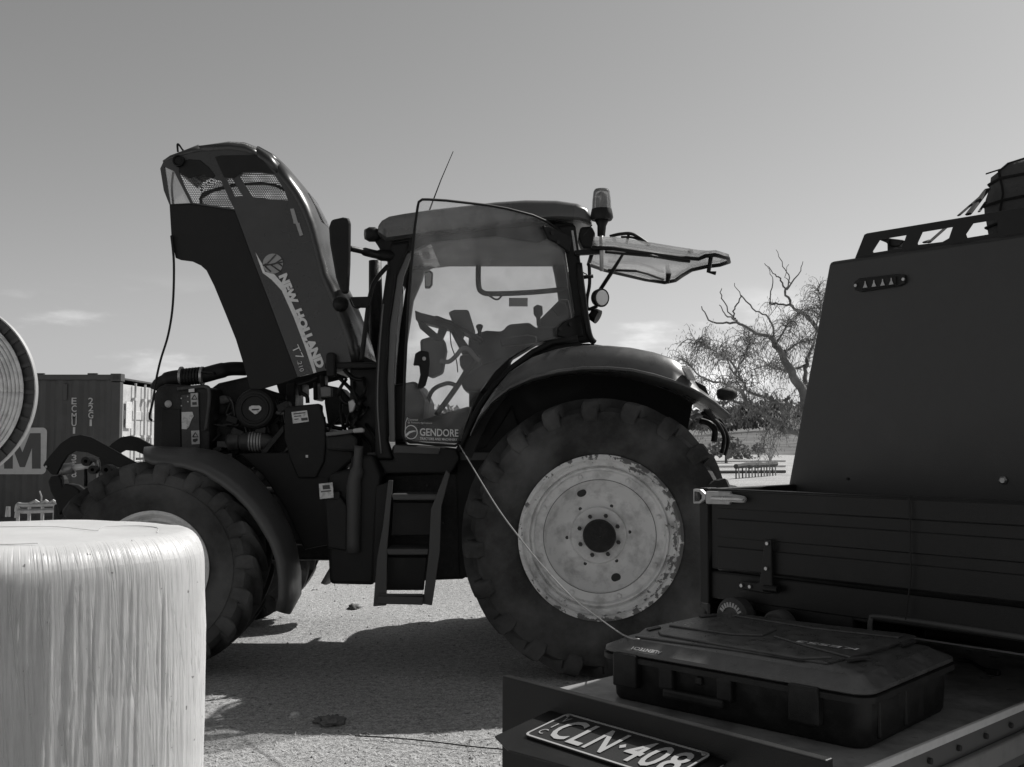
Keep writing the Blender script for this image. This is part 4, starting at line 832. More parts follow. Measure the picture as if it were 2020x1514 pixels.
tp('bonnet_badge', 'decald', zmap(280, 260, 3.028, [(885, 462), (907, 460), (932, 545), (942, 545), (942, 558), (963, 618), (943, 624), (918, 550), (905, 548), (905, 538)]), 6.99, 0.008, bon, bevel=0)
Z1 = lambda pts: zmap(280, 260, 3.028, pts)
tp('bonnet_stripe', 'decalw', Z1([(678, 722), (718, 790), (735, 838), (790, 852), (850, 920), (930, 1100), (1000, 1290), (1042, 1438), (1025, 1444), (975, 1290), (905, 1105), (835, 950), (775, 885), (722, 845), (700, 785)]), 6.994, 0.003, bon, bevel=0)
lc = W(280 + 782 / 3.028, 260 + 789 / 3.028, 6.992); lr = 61 / 3.028 * 7 / F
MB().lathe([(0.001, 0), (lr, 0), (lr, 0.006)], lc, 36).build('bonnet_emblem', 'decald', bon)
for seg_ in ([(722, 800), (770, 795), (840, 780)], [(748, 790), (800, 735)], [(722, 800), (745, 790)], [(770, 796), (828, 838)], [(795, 790), (838, 760)], [(735, 805), (770, 838)], [(812, 785), (838, 805)]):
    MB().tube([W(280 + x / 3.028, 260 + y / 3.028, 6.99) for x, y in seg_], 0.0055, 5).build('emblem_line', 'blue', bon)
def btext(body, p0, p1, hpx, m, bold, nm, shear=0.0):
    o = W(280 + p0[0] / 3.028, 260 + p0[1] / 3.028, 6.9915); e = W(280 + p1[0] / 3.028, 260 + p1[1] / 3.028, 6.9915); ex = (e - o).normalized(); ey = Vector((-ex.z, 0, ex.x))
    text(nm, body, o, ex, ey, (e - o).length, hpx / 3.028 * 7 / F, m, bon, bold=bold, shear=shear, thick=0.002)
btext('NEW  HOLLAND', (815, 864), (1045, 1420), 55, 'decalw', 0.065, 'bonnet_lettering')
btext('T7', (892, 1288), (928, 1366), 44, 'decalw', -0.008, 'model_lettering'); btext('.210', (926, 1370), (945, 1436), 26, 'decalw', -0.008, 'model_lettering')
MB().tube(smooth_path([W(338, 465, 7.0), W(343, 520, 7.0), W(341, 600, 6.98), W(332, 660, 6.95), W(317, 710, 6.93), W(308, 750, 6.9), W(302, 790, 6.88), W(295, 822, 6.88), W(300, 830, 6.88)], 5), 0.017, 8, flat=0.3).build('bonnet_strap', 'rope', T, smooth=True)
for s in (7.12, 7.8): tt('bonnet_strut', 'engine', [(560, 740, s), (600, 690, s), (640, 660, s)], 0.015, sm=False)

# ---------------- engine bay
Z4 = lambda pts: zmap(280, 680, 3.028, pts)
tp('radiator_housing', 'engine', Z4([(70, 300), (95, 255), (140, 235), (260, 240), (400, 255), (410, 320), (400, 640), (65, 640)]), 6.98, 0.94, bevel=0.015)
tp('radiator_side_panel', 'blackp', Z4([(118, 385), (228, 385), (232, 625), (110, 625)]), 6.972, 0.01, bevel=0.004)
tp('radiator_bracket', 'engine2', Z4([(235, 300), (340, 290), (345, 620), (240, 622)]), 6.968, 0.01, bevel=0.004)
for q, m in (([(278, 253), (312, 251), (313, 283), (279, 285)], 'sticker'), ([(290, 292), (333, 289), (336, 370), (292, 372)], 'decal'), ([(237, 404), (300, 402), (309, 428), (295, 450), (280, 492), (266, 506), (238, 505)], 'sticker'), ([(294, 515), (342, 513), (345, 594), (297, 597)], 'decal')):
    st = tp('warning_label', m, Z4(q), 6.962, 0.004, bevel=0)
for cx_, cy_ in ((313, 315), (319, 540)):
    MB().tube([W(*z, 6.960) for z in Z4([(cx_ - 16, cy_ + 12), (cx_, cy_ - 14), (cx_ + 16, cy_ + 12), (cx_ - 16, cy_ + 12)])], 0.004, 5).build('warning_symbol', 'ink', T)
tp('warning_symbol', 'ink', Z4([(300, 345), (326, 343), (327, 360), (301, 362)]), 6.959, 0.002, bevel=0); tp('warning_symbol', 'ink', Z4([(303, 566), (330, 560), (334, 572), (318, 584), (304, 580)]), 6.959, 0.002, bevel=0)
MB().lathe([(0.001, -0.006), (0.024, -0.004), (0.025, 0.0)], W(*Z4([(157, 355)])[0], 6.966), 20).build('reflector', 'decal', T, smooth=True)
for x, y in ((237, 322), (277, 342), (238, 366), (275, 310)): p = W(*Z4([(x, y)])[0], 6.97); MB().cyl(p, p - Vector((0, 0.008, 0)), 0.005, 6).build('bolt', 'alu', T)
tt('intake_pipe', 'blackp', [(308, 770, 7.1), (316, 756, 7.1), (340, 747, 7.1), (372, 744, 7.1), (400, 741, 7.12), (430, 733, 7.15), (455, 728, 7.2), (485, 728, 7.25)], [0.045] * 8 + [0.055] * 20 + [0.05] * 8, seg=14)
for i in range(6):
    p = W(362 + i * 6, 744.5 - i * 0.6, 7.1); MB().tube([p - Vector((0.006, 0, 0)), p + Vector((0.006, 0, 0))], 0.062, 14).build('bellows_ring', 'blackp', T)
for x in (358, 399): p = W(x, 742, 7.1); MB().tube([p - Vector((0.008, 0, 0)), p + Vector((0.008, 0, 0))], 0.066, 14).build('hose_clamp', 'alu', T)
tp('pipe_cap', 'black', [(393, 736), (398, 732), (420, 733), (424, 739)], 7.05, 0.1)
tt('coolant_pipe', 'engine2', [(350, 768, 6.97), (385, 764, 6.97), (408, 764, 6.97), (413, 775, 6.97), (412, 800, 6.97), (406, 850, 6.97)], 0.014)
tp('engine_top', 'engine', [(408, 772), (430, 756), (492, 742), (500, 770), (470, 800), (430, 800), (410, 790)], 7.3, 0.25, bevel=0.02)
tp('expansion_tank', 'grey', Z4([(430, 310), (500, 302), (520, 330), (522, 350), (470, 356), (430, 350)]), 7.2, 0.15, bevel=0.02)
tp('expansion_tank_base', 'engine', Z4([(425, 352), (522, 356), (520, 420), (425, 420)]), 7.2, 0.2, bevel=0.02)
tp('engine_block', 'engine', Z4([(390, 480), (500, 420), (560, 330), (640, 300), (840, 330), (860, 470), (980, 480), (1110, 500), (1110, 830), (700, 760), (400, 660)]), 7.15, 0.6, bevel=0.03)
tt('thin_pipe', 'engine2', [(452, 785, 7.08), (460, 800, 7.08), (460, 838, 7.08), (420, 838, 7.08)], 0.007)
tt('fuel_line', 'engine2', [(440, 838, 7.05), (478, 838, 7.05), (484, 845, 7.05), (486, 855, 7.05)], 0.006)
k = 7.0 / F; fc = W(*Z4([(675, 385)])[0], 7.0)
MB().lathe([(0.001, -0.02), (34 * k, -0.02), (38 * k, -0.01), (41 * k, 0.02), (41 * k, 0.05), (37 * k, 0.07), (37 * k, 0.25), (0.001, 0.25)], fc, 40).build('air_filter', 'blackp', T, auto=30)
MB().lathe([(30 * k, -0.022), (29 * k, -0.03), (25 * k, -0.03), (24 * k, -0.022)], fc, 40).build('filter_ring', 'black', T, auto=30)
tp('filter_badge', 'sticker', Z4([(640, 372), (655, 365), (700, 364), (713, 375), (712, 390), (690, 412), (674, 418), (650, 398), (638, 388)]), 6.97, 0.008, bevel=0.002)
tp('filter_badge_mark', 'ink', Z4([(655, 385), (700, 384), (698, 392), (657, 394)]), 6.967, 0.002, bevel=0)
ac = W(*Z4([(600, 580)])[0], 7.05)
b = MB(); b.lathe([(0.001, -0.14), (0.04, -0.14), (0.062, -0.12), (0.062, -0.05), (0.055, -0.045), (0.066, -0.03), (0.066, 0.05), (0.06, 0.055), (0.066, 0.065), (0.062, 0.13), (0.045, 0.16), (0.03, 0.2), (0.001, 0.2)], ac + Vector((0.03, 0, 0)), 24, axis='X')
b.build('alternator', 'engine2', T, auto=35)
b = MB(); b.lathe([(0.068, 0.02), (0.072, 0.03), (0.072, 0.10), (0.068, 0.11)], ac + Vector((0.03, 0, 0)), 24, axis='X').build('alternator_band', 'alu', T, auto=35)
for i in range(5): p = ac + Vector((0.045 + i * 0.02, 0, 0)); MB().tube([p, p + Vector((0.008, 0, 0))], 0.075, 20).build('alternator_fin', 'engine2', T)
tp('bracket_arm', 'engine', Z4([(700, 660), (790, 545), (845, 480), (850, 520), (800, 580), (730, 665)]), 6.98, 0.04)
tp('side_shield', 'black', Z4([(850, 372), (1060, 352), (1095, 470), (1100, 560), (1090, 700), (1040, 800), (930, 800), (880, 680), (850, 560)]), 6.93, 0.06, bevel=0.012)
lb = tp('data_label', 'sticker', Z4([(893, 404), (985, 393), (997, 460), (902, 473)]), 6.923, 0.003, bevel=0)
for q in ([(905, 412), (975, 404), (976, 410), (906, 418)], [(908, 428), (950, 423), (951, 428), (909, 433)], [(950, 440), (988, 436), (990, 452), (953, 456)], [(910, 445), (935, 442), (936, 447), (911, 450)]): tp('label_print', 'dkgrey', Z4(q), 6.920, 0.002, lb, bevel=0)
tp('shield_latch', 'alu', Z4([(978, 660), (992, 660), (992, 676), (978, 676)]), 6.925, 0.004, bevel=0)
tp('filler_box', 'engine', Z4([(1095, 540), (1250, 530), (1290, 560), (1290, 640), (1210, 640), (1100, 630)]), 6.9, 0.3, bevel=0.02)
tp('filler_shelf', 'grey', Z4([(1095, 525), (1200, 512), (1260, 505), (1262, 528), (1180, 540), (1100, 550)]), 6.88, 0.1, bevel=0.008)
tp('filler_neck', 'decal', Z4([(1255, 505), (1310, 495), (1328, 505), (1326, 524), (1262, 530)]), 6.87, 0.06, bevel=0.01)
for q in ([(1060, 180), (1090, 175), (1095, 330), (1068, 330)], [(1020, 225), (1045, 222), (1050, 330), (1022, 335)], [(925, 230), (955, 225), (958, 300), (935, 310)], [(860, 235), (915, 225), (915, 370), (865, 365)], [(1090, 240), (1190, 260), (1250, 330), (1240, 470), (1110, 480), (1090, 350)], [(1230, 180), (1330, 190), (1330, 520), (1290, 500), (1270, 300)], [(690, 250), (760, 275), (850, 300), (860, 340), (700, 320)]):
    tp('engine_fitting', 'engine', Z4(q), 7.2 + 0.3 * rs.random(), 0.12 + 0.2 * rs.random(), bevel=0.012)
for pts in ([(955, 290), (985, 310), (990, 350)], [(1100, 480), (1150, 495), (1200, 505)], [(1180, 200), (1240, 260), (1300, 330)], [(1200, 140), (1260, 200), (1320, 210)], [(1050, 190), (1010, 215), (930, 240)], [(1240, 360), (1190, 330), (1180, 260)], [(800, 320), (830, 400), (840, 470)], [(500, 420), (530, 350), (545, 390), (548, 470)]):
    tt('engine_hose', 'black', [(*z, 7.1) for z in Z4(pts)], 0.014)
for q, m in (([(1065, 255), (1095, 250), (1130, 255), (1130, 310), (1070, 315)], 'grey'), ([(1230, 340), (1262, 325), (1280, 355), (1262, 400), (1238, 412)], 'alu')): tp('cable_box', m, Z4(q), 7.05, 0.08, bevel=0.008)
rq = random.Random(21)
for i in range(34):                                                    # hoses, pipes and wiring strung about the engine
    x0, y0 = rq.uniform(435, 625), rq.uniform(812, 905); x1, y1 = x0 + rq.uniform(-45, 45), y0 + rq.uniform(-5, 40); xm, ym = (x0 + x1) / 2 + rq.uniform(-15, 15), (y0 + y1) / 2 + rq.uniform(-14, 22); Y0 = rq.uniform(7.02, 7.14)
    tt('engine_hose', rq.choice(('black', 'engine2', 'engine', 'dkgrey')), [(x0, y0, Y0 + 0.06), (xm, ym, Y0), (x1, y1, Y0 + 0.06)], rq.uniform(0.004, 0.013), n=4, seg=6)
for i in range(16):
    x0, y0 = rq.uniform(648, 735), rq.uniform(745, 860); x1, y1 = x0 + rq.uniform(-30, 30), y0 + rq.uniform(10, 70)
    tt('engine_hose', rq.choice(('black', 'engine')), [(x0, y0, 7.1), ((x0 + x1) / 2 + rq.uniform(-14, 14), (y0 + y1) / 2, 7.0), (x1, y1, 7.1)], rq.uniform(0.006, 0.016), n=4, seg=6)
for i in range(26):
    x0, y0 = rq.uniform(420, 630), rq.uniform(800, 925); p = W(x0, y0, 7.06); s_ = rq.uniform(0.02, 0.06)
    MB().box(p, (s_ * 1.6, 0.1, s_), Matrix.Rotation(rq.uniform(-0.5, 0.5), 3, 'Y')).build('engine_fitting', rq.choice(('engine', 'engine2', 'engine', 'black')), T, bevel=0.006)
for i in range(14):
    x0, y0 = rq.uniform(765, 900), rq.uniform(950, 1120); p = W(x0, y0, 6.985); MB().cyl(p, p - Vector((0, 0.012, 0)), rq.uniform(0.006, 0.012), 6).build('bolt', 'engine2', T)
tp('firewall', 'black', [(690, 690), (745, 716), (745, 930), (700, 930), (690, 850)], 7.1, 0.5, bevel=0.01)

# ---------------- front fender: near edge and far edge of a curved plastic guard
ne = Z4([(12, 668), (60, 690), (150, 700), (250, 708), (380, 752), (480, 812), (570, 882), (650, 962), (720, 1062), (790, 1182), (828, 1290), (842, 1400), (842, 1514)]) + [(552, 1208)]
fe = Z4([(20, 632), (60, 624), (180, 628), (300, 631), (430, 641), (540, 684), (640, 752), (730, 852), (810, 962), (870, 1082), (912, 1202), (938, 1352), (940, 1480)]) + [(568, 1208)]
rings = []
for (a, c), (d, e) in zip(ne, fe):
    n_ = W(a, c, 6.34); f_ = W(d, e, 6.80); m_ = (n_ + f_) / 2; wc = Vector((FX, 0, FZ)); o = Vector((m_.x - wc.x, 0, m_.z - wc.z)).normalized()
    rings.append([n_ - o * 0.03, n_ + o * 0.004, n_.lerp(f_, 0.12) + o * 0.024, n_.lerp(f_, 0.5) + o * 0.034, n_.lerp(f_, 0.88) + o * 0.024, f_ + o * 0.0, f_ - o * 0.03])
MB().loft(rings, closed=False).build('front_fender', 'fendp', T, smooth=True, solid=0.008)
MB().loft([[Vector((p.x, 2 * TC - p.y, p.z)) for p in q] for q in rings], closed=False).build('front_fender', 'fendp', T, smooth=True, solid=0.008)
MB().box((FX + 0.3, 6.95, 1.05), (0.06, 0.35, 0.06)).build('fender_bracket', 'engine', T)
MB().box((FX + 0.3, 2 * TC - 6.95, 1.05), (0.06, 0.35, 0.06)).build('fender_bracket', 'engine', T)

# ---------------- front linkage
Z6 = lambda pts: zmap(0, 600, 3.027, pts)
arm = [(255, 965), (265, 945), (300, 900), (360, 832), (420, 792), (480, 782), (540, 795), (640, 850), (835, 962), (800, 1005), (700, 975), (600, 922), (520, 887), (450, 880), (405, 905), (370, 955), (345, 1005), (340, 1020), (305, 1020)]
tp('linkage_arm', 'black', Z6(arm), 7.0, 0.03, bevel=0.006)
o = tp('linkage_arm', 'black', Z6(arm), 7.0, 0.03, bevel=0.006); o.location.y = 0.9
p = W(*Z6([(278, 972)])[0], 6.995); MB().cyl(p, p - Vector((0, 0.01, 0)), 0.008, 8).build('linkage_pin', 'alu', T)
tp('linkage_hook', 'black', Z6([(285, 1060), (300, 1030), (350, 1025), (365, 1050), (372, 1090), (385, 1072), (440, 1085), (472, 1112), (474, 1142), (440, 1160), (450, 1200), (380, 1230), (350, 1262), (328, 1170), (300, 1120)]), 7.05, 0.12, bevel=0.015)
tt('linkage_ram', 'alu', [(*Z6([(345, 992)])[0], 7.1), (*Z6([(440, 980)])[0], 7.1)], 0.04, sm=False, seg=14)
tt('ram_rod', 'white', [(*Z6([(440, 978)])[0], 7.1), (*Z6([(560, 962)])[0], 7.1)], 0.022, sm=False, seg=12)
for x, y, r in ((518, 940, 0.032), (558, 990, 0.03), (640, 990, 0.036)): p = W(*Z6([(x, y)])[0], 7.06); MB().lathe([(r * 0.4, -0.02), (r, -0.02), (r, 0.08), (r * 0.4, 0.08)], p, 18).build('linkage_joint', 'engine', T, auto=30)
tt('linkage_hose', 'alu', [(*Z6([(585, 930)])[0], 7.1), (*Z6([(590, 970)])[0], 7.1), (*Z6([(585, 1060)])[0], 7.1)], 0.012)
tt('linkage_hose', 'black', [(*Z6([(512, 985)])[0], 7.1), (*Z6([(512, 1090)])[0], 7.1)], 0.012, sm=False)
MB().box((-2.95, TC, 0.85), (0.5, 0.7, 0.35)).build('linkage_frame', 'engine', T, bevel=0.02)
# ================================================================== the ute at the right
UG = Vector((0.665, -0.747, 0)).normalized(); UN = Vector((0.747, 0.665, 0)).normalized(); UC = Vector((0.518, 2.76, 0)); UZ = Vector((0, 0, 1))
def U(a, b_, z): return UC + UG * a + UN * b_ + UZ * z
def gp(px, py, off=0.0): return WP(px, py, U(0, off, 0), UN)             # on the plane of the rear gate (off metres further back)
def loc(p): d = Vector(p) - UC; return d.dot(UG), d.dot(UN), p[2]
ute = empty('ute', U(0.9, 1.4, 0), 'black utility truck seen from behind with low tray, canopy box and pulled-out drawer', 'truck')
def ub(name, m, a0, a1, b0, b1, z0, z1, par=None, bevel=0.006, **k):
    q = [U(a0, b0, z0), U(a1, b0, z0), U(a1, b1, z0), U(a0, b1, z0)]
    return MB().prism(q, (0, 0, z1 - z0)).build(name, m, par or ute, bevel=bevel, **k)
ZT = gp(1385, 963).z; ZB = gp(1399, 1124).z; WD = 1.78
ub('tray_floor', 'utep', 0, WD, 0.0, 2.0, ZB - 0.075, ZB - 0.004, bevel=0.004)
gate = ub('rear_gate', 'utep', 0.028, WD - 0.03, -0.004, 0.026, ZB + 0.004, ZT, bevel=0.004)
ub('gate_rib', 'utep', 0.05, WD - 0.05, -0.009, -0.002, ZT - 0.052, ZT - 0.004, gate, bevel=0.004)
ub('gate_rib', 'utep', 0.05, WD - 0.05, -0.008, -0.002, ZT - 0.128, ZT - 0.078, gate, bevel=0.006)
ub('gate_rib', 'utep', 0.05, WD - 0.05, -0.008, -0.002, ZB + 0.008, ZT - 0.152, gate, bevel=0.006)
ub('corner_post', 'utep', -0.006, 0.024, -0.012, 0.035, ZB - 0.09, ZT + 0.001, bevel=0.004)
ub('side_gate', 'utep', 0.0, 0.026, 0.038, 2.0, ZB + 0.004, ZT - 0.001, bevel=0.004)
ub('side_gate', 'utep', WD - 0.026, WD, 0.038, 2.0, ZB + 0.004, ZT - 0.001, bevel=0.004)
def onp(pts, off, d, name, m, par, bevel=0.003):
    return MB().prism([gp(x, y, off) for x, y in pts], UN * -d).build(name, m, par, bevel=bevel)
Z2 = lambda pts: zmap(1340, 900, 2.97, pts)
lt = onp(Z2([(170, 205), (312, 208), (312, 222), (352, 228), (390, 236), (402, 255), (392, 274), (352, 272), (312, 270), (310, 284), (172, 280), (165, 245)]), -0.016, 0.012, 'gate_latch', 'alu', gate)
MB().plate(Z2([(100, 192), (140, 195), (172, 225), (172, 252), (140, 276), (100, 278)]), [Z2([(106, 208), (134, 210), (150, 230), (148, 250), (132, 264), (106, 264)])], lambda x, y: gp(x, y, -0.016), UN * -0.014).build('latch_fork', 'alu', lt, bevel=0.002)
onp(Z2([(190, 235), (360, 240), (384, 248), (384, 262), (360, 262), (190, 258)]), -0.028, 0.008, 'latch_lever', 'steel', lt)
hb = onp(Z2([(508, 490), (548, 486), (553, 740), (560, 790), (545, 806), (520, 806), (350, 775), (352, 740), (380, 730), (460, 742), (480, 735), (490, 640)]), -0.016, 0.008, 'gate_hinge', 'utep', gate)
for x, y in ((519, 512), (513, 659), (369, 758), (418, 765)): p = gp(*Z2([(x, y)])[0], -0.024); MB().cyl(p, p - UN * 0.006, 0.0045, 10).build('hinge_bolt', 'steel', hb)
p = gp(*Z2([(540, 778)])[0], -0.02); MB().cyl(p - UG * 0.02, p + UG * 0.02, 0.010, 12).build('hinge_pin', 'utep', hb)
tp_ = onp(Z2([(1343, 232), (1352, 232), (1362, 700), (1330, 960), (1324, 960), (1354, 700)]), -0.018, 0.002, 'gate_joint', 'blackp', gate, bevel=0)
# body below the tray with the drawer opening
ZS = 0.897
OT = gp(1395, 1163).z
ub('drawer_housing', 'utep', 0.0, 0.012, 0.01, 1.6, ZS - 0.2, ZB - 0.078, bevel=0.003)
ub('drawer_housing', 'utep', WD - 0.02, WD, 0.01, 1.6, ZS - 0.2, ZB - 0.078, bevel=0.003)
ub('drawer_back', 'blackp', 0.02, WD - 0.02, 1.2, 1.22, ZS - 0.15, ZB - 0.08, bevel=0)
onp([(1392, 1122), (1690, 1158), (1690, 1245), (1560, 1222), (1395, 1168)], 0.02, 0.018, 'tail_panel', 'utep', ute)
onp([(1690, 1159), (2080, 1206), (2080, 1262), (1730, 1215), (1716, 1228), (1690, 1222)], 0.02, 0.018, 'tail_panel', 'utep', ute)
MB().tube(smooth_path([gp(1716, 1245, 0.0), gp(1718, 1222, 0.0), gp(1732, 1217, 0.0), gp(1850, 1232, 0.0), gp(2060, 1264, 0.0)], 4), 0.006, 8).build('drawer_seal', 'dkgrey', ute, smooth=True)
# drawer pulled out: bed, front board, side
MT['bed'] = mat('drawer_bed', 0.32, 0.36, dirt=0.8, dv=0.08, dscale=10, bump=0.1, bscale=60)
LB = 0.712; BW_ = 0.79
drw = ub('drawer', 'bed', 0.03, BW_ + 0.0, -LB + 0.014, 0.62, ZS - 0.014, ZS, bevel=0.002)
ub('drawer_trim', 'decalw', BW_ + 0.001, BW_ + 0.010, -LB + 0.05, 0.62, ZS - 0.012, ZS + 0.004, drw, bevel=0.002)
ub('drawer_trim', 'decalw', 0.03, BW_, 0.572, 0.58, ZS + 0.001, ZS + 0.006, drw, bevel=0.001)
ub('drawer_side', 'grey', BW_ - 0.016, BW_ - 0.001, -LB + 0.02, 0.62, ZS - 0.13, ZS - 0.016, drw, bevel=0.002)
ub('drawer_side', 'grey', 0.03, 0.045, -LB + 0.02, 0.62, ZS - 0.13, ZS - 0.016, drw, bevel=0.002)
ub('drawer_runner', 'alu', BW_ + 0.0, BW_ + 0.014, -LB + 0.08, 0.6, ZS - 0.10, ZS - 0.055, drw, bevel=0.004)
for i in range(6): p = U(BW_ + 0.0, -LB + 0.12 + i * 0.12, ZS - 0.035); MB().cyl(p, p + UG * 0.006, 0.006, 10).build('runner_screw', 'ink', drw)
ub('drawer_bed_under', 'blackp', 0.05, BW_ - 0.02, -LB + 0.03, 0.6, ZS - 0.125, ZS - 0.11, drw, bevel=0)
ZF = 0.941
brd = ub('drawer_front', 'utep', 0.0, BW_ + 0.012, -LB - 0.012, -LB + 0.010, ZS - 0.21, ZF, drw, bevel=0.003)
# number plate on a tilted flap
al = R(9); pd = (UN * -math.cos(al) + UZ * -math.sin(al)).normalized(); pn = UG.cross(pd).normalized()
if pn.z < 0: pn = -pn
PT = WP(1120, 1408, U(0, -LB - 0.014, 0), UN); PR_ = WP(1405, 1490, U(0, -LB - 0.014, 0), UN); zpl = (PT.z + PR_.z) / 2
a0 = loc(PT)[0]; a1 = loc(PR_)[0]; PT = U(a0, -LB - 0.014, zpl); PL = a1 - a0; PH = 0.36 * PL * 0.94
flp = MB().prism([PT + UG * -0.055 + pn * -0.008, PT + UG * (PL + 0.03) + pn * -0.008, PT + UG * (PL + 0.03) + pd * (PH + 0.03) + pn * -0.008, PT + UG * 0.02 + pd * (PH + 0.06) + pn * -0.008, PT + UG * -0.055 + pd * (PH + 0.03) + pn * -0.008], pn * 0.004).build('plate_flap', 'utep', brd, bevel=0.001)
def rloop(x0, y0, x1, y1, r): return rrect(x0, y0, x1, y1, r, 4)
PM = lambda x, y: PT + UG * x + pd * (PH - y)
npl = MB().plate(rloop(0, 0, PL, PH, 0.012), [], lambda x, y: PM(x, y) + pn * -0.003, pn * 0.003).build('number_plate', 'plate', ute)
MB().plate(rloop(0, 0, PL, PH, 0.012), [rloop(0.0045, 0.0045, PL - 0.0045, PH - 0.0045, 0.009)], lambda x, y: PM(x, y) + pn * 0.0006, pn * 0.0012).build('plate_border', 'decal', npl)
def ptext(body, x, y, w, h, bold, nm='plate_lettering'): text(nm, body, PM(x, y) + pn * 0.0012, UG, -pd, w, h, 'decal', npl, bold=bold, thick=0.0008)
ptext('C', PL * 0.105, PH * 0.14, PL * 0.135, PH * 0.72, 0.012); ptext('L', PL * 0.265, PH * 0.14, PL * 0.10, PH * 0.72, 0.012); ptext('N', PL * 0.385, PH * 0.14, PL * 0.135, PH * 0.72, 0.012)
MB().prism([PM(PL * x, PH * y) + pn * 0.001 for x, y in ((0.545, 0.5), (0.565, 0.58), (0.585, 0.5), (0.565, 0.42))], pn * 0.001).build('plate_dot', 'decal', npl)
ptext('4', PL * 0.61, PH * 0.14, PL * 0.11, PH * 0.72, 0.012); ptext('0', PL * 0.735, PH * 0.14, PL * 0.105, PH * 0.72, 0.012); ptext('8', PL * 0.855, PH * 0.14, PL * 0.105, PH * 0.72, 0.012)
for c, y in zip('VIC', (0.68, 0.42, 0.16)): ptext(c, PL * (0.045 if c != 'I' else 0.062), PH * y, PL * (0.04 if c != 'I' else 0.008), PH * 0.18, -0.004)
for x, y in ((0.03, 0.92), (0.97, 0.92)): p = PM(PL * x, PH * y) + pn * 0.001; MB().cyl(p, p + pn * 0.003, 0.0045, 12).build('plate_screw', 'alu', npl)
for px, py in ((1054, 1440), (1423, 1507)): p = WP(px, py, U(0, -LB - 0.013, 0), UN); MB().cyl(p, p - UN * 0.006, 0.0055, 12).build('board_screw', 'alu', brd)
# canopy box with lamp, rack
CB = 0.41
cl0 = loc(WP(1555, 950, U(0, CB, 0), UN)); cl1 = loc(WP(1635, 516, U(0, CB, 0), UN)); zc0 = ZB + 0.002; zc1 = cl1[2]
lean = (cl1[0] - cl0[0]) / (cl1[2] - cl0[2]); ab = cl0[0] - lean * (cl0[2] - zc0); at_ = cl1[0]
cano = MB().loft([[U(ab + 0.0, CB, zc0), U(WD - 0.03, CB, zc0), U(WD - 0.03, 1.95, zc0), U(ab, 1.95, zc0)], [U(at_, CB + 0.0, zc1), U(WD - at_, CB, zc1), U(WD - at_, 1.9, zc1), U(at_, 1.9, zc1)]]).build('canopy', 'canop', ute, bevel=0.012, seg=3)
cp_ = lambda px, py, off=0.0: WP(px, py, U(0, CB - off, 0), UN)
Z7 = lambda pts: zmap(1640, 290, 4.326, pts)
lamp = MB().prism([cp_(*p, 0.002) for p in Z7([(205, 1155), (250, 1125), (560, 1090), (640, 1095), (640, 1165), (590, 1190), (260, 1240), (210, 1225)])], UN * -0.008).build('reverse_lamp', 'blackp', cano, bevel=0.002)
MB().prism([cp_(*p, 0.012) for p in Z7([(255, 1145), (555, 1108), (555, 1178), (258, 1222)])], UN * -0.004).build('lamp_window', 'blackp', lamp)
for i in range(4):
    x = 272 + i * 74; y = 1205 - i * 9
    MB().prism([cp_(*p, 0.018) for p in Z7([(x, y), (x + 38, y - 5), (x + 24, y - 38), (x + 22, y - 58), (x + 16, y - 58), (x + 14, y - 36)])], UN * -0.002).build('lamp_reflector', 'alu', lamp)
for x, y in ((213, 1185), (620, 1132)): p = cp_(*Z7([(x, y)])[0], 0.01); MB().cyl(p, p - UN * 0.006, 0.0045, 8).build('lamp_screw', 'steel', lamp)
p = cp_(1980, 948, 0.0); MB().tube([p + UN * 0.004, p - UN * 0.006, p - UN * 0.010], [0.011, 0.011, 0.007], 6).build('canopy_bolt', 'steel', cano)
p = cp_(1673, 945, 0.0); MB().cyl(p + UN * 0.003, p - UN * 0.004, 0.004, 8).build('canopy_rivet', 'blackp', cano)
l2 = lambda px, py: (lambda q: (q[0], q[2]))(loc(cp_(px, py)))
ro_ = [l2(*q) for q in Z7([(178, 958), (262, 745), (285, 733)])]
zr = ro_[-1][1]; rack_out = ro_ + [(WD - at_ - 0.05, zr), (WD - at_ - 0.04, zc1 - 0.002), ]
holes = [[l2(*q) for q in Z7(h)] for h in ([(395, 785), (622, 748), (600, 812), (578, 862), (340, 900), (332, 885)], [(757, 722), (1018, 678), (985, 775), (930, 806), (718, 832), (715, 815)], [(1190, 648), (1318, 627), (1400, 615), (1400, 728), (1335, 740), (1140, 772), (1128, 740)])]
rk = MB().plate(rack_out, holes, lambda a, z: U(a, CB + 0.012, z), UN * 0.004).build('rack_panel', 'utep', ute, bevel=0.0015)
#rk2 = MB().plate(rack_out, holes, lambda a, z: U(a, 1.88, z), UN * 0.004).build('rack_panel', 'utep', ute)
for a in (at_ + 0.17, WD - at_ - 0.05): ub('rack_rail', 'utep', a, a + 0.004, CB + 0.02, 1.88, zc1 + 0.002, zr - 0.02)
ub('rack_bar', 'utep', at_ + 0.34, WD - at_ - 0.1, CB + 0.35, CB + 0.39, zc1 + 0.01, zc1 + 0.035)
ub('rack_bar', 'utep', at_ + 0.5, WD - at_ - 0.1, 1.4, 1.44, zc1 + 0.01, zc1 + 0.035)
MB().prism([cp_(*q, -0.03) for q in Z7([(395, 790), (480, 778), (620, 795), (575, 850), (540, 850), (478, 845), (470, 820)])], UN * 0.03).build('rack_bracket', 'utep', rk, bevel=0.004)
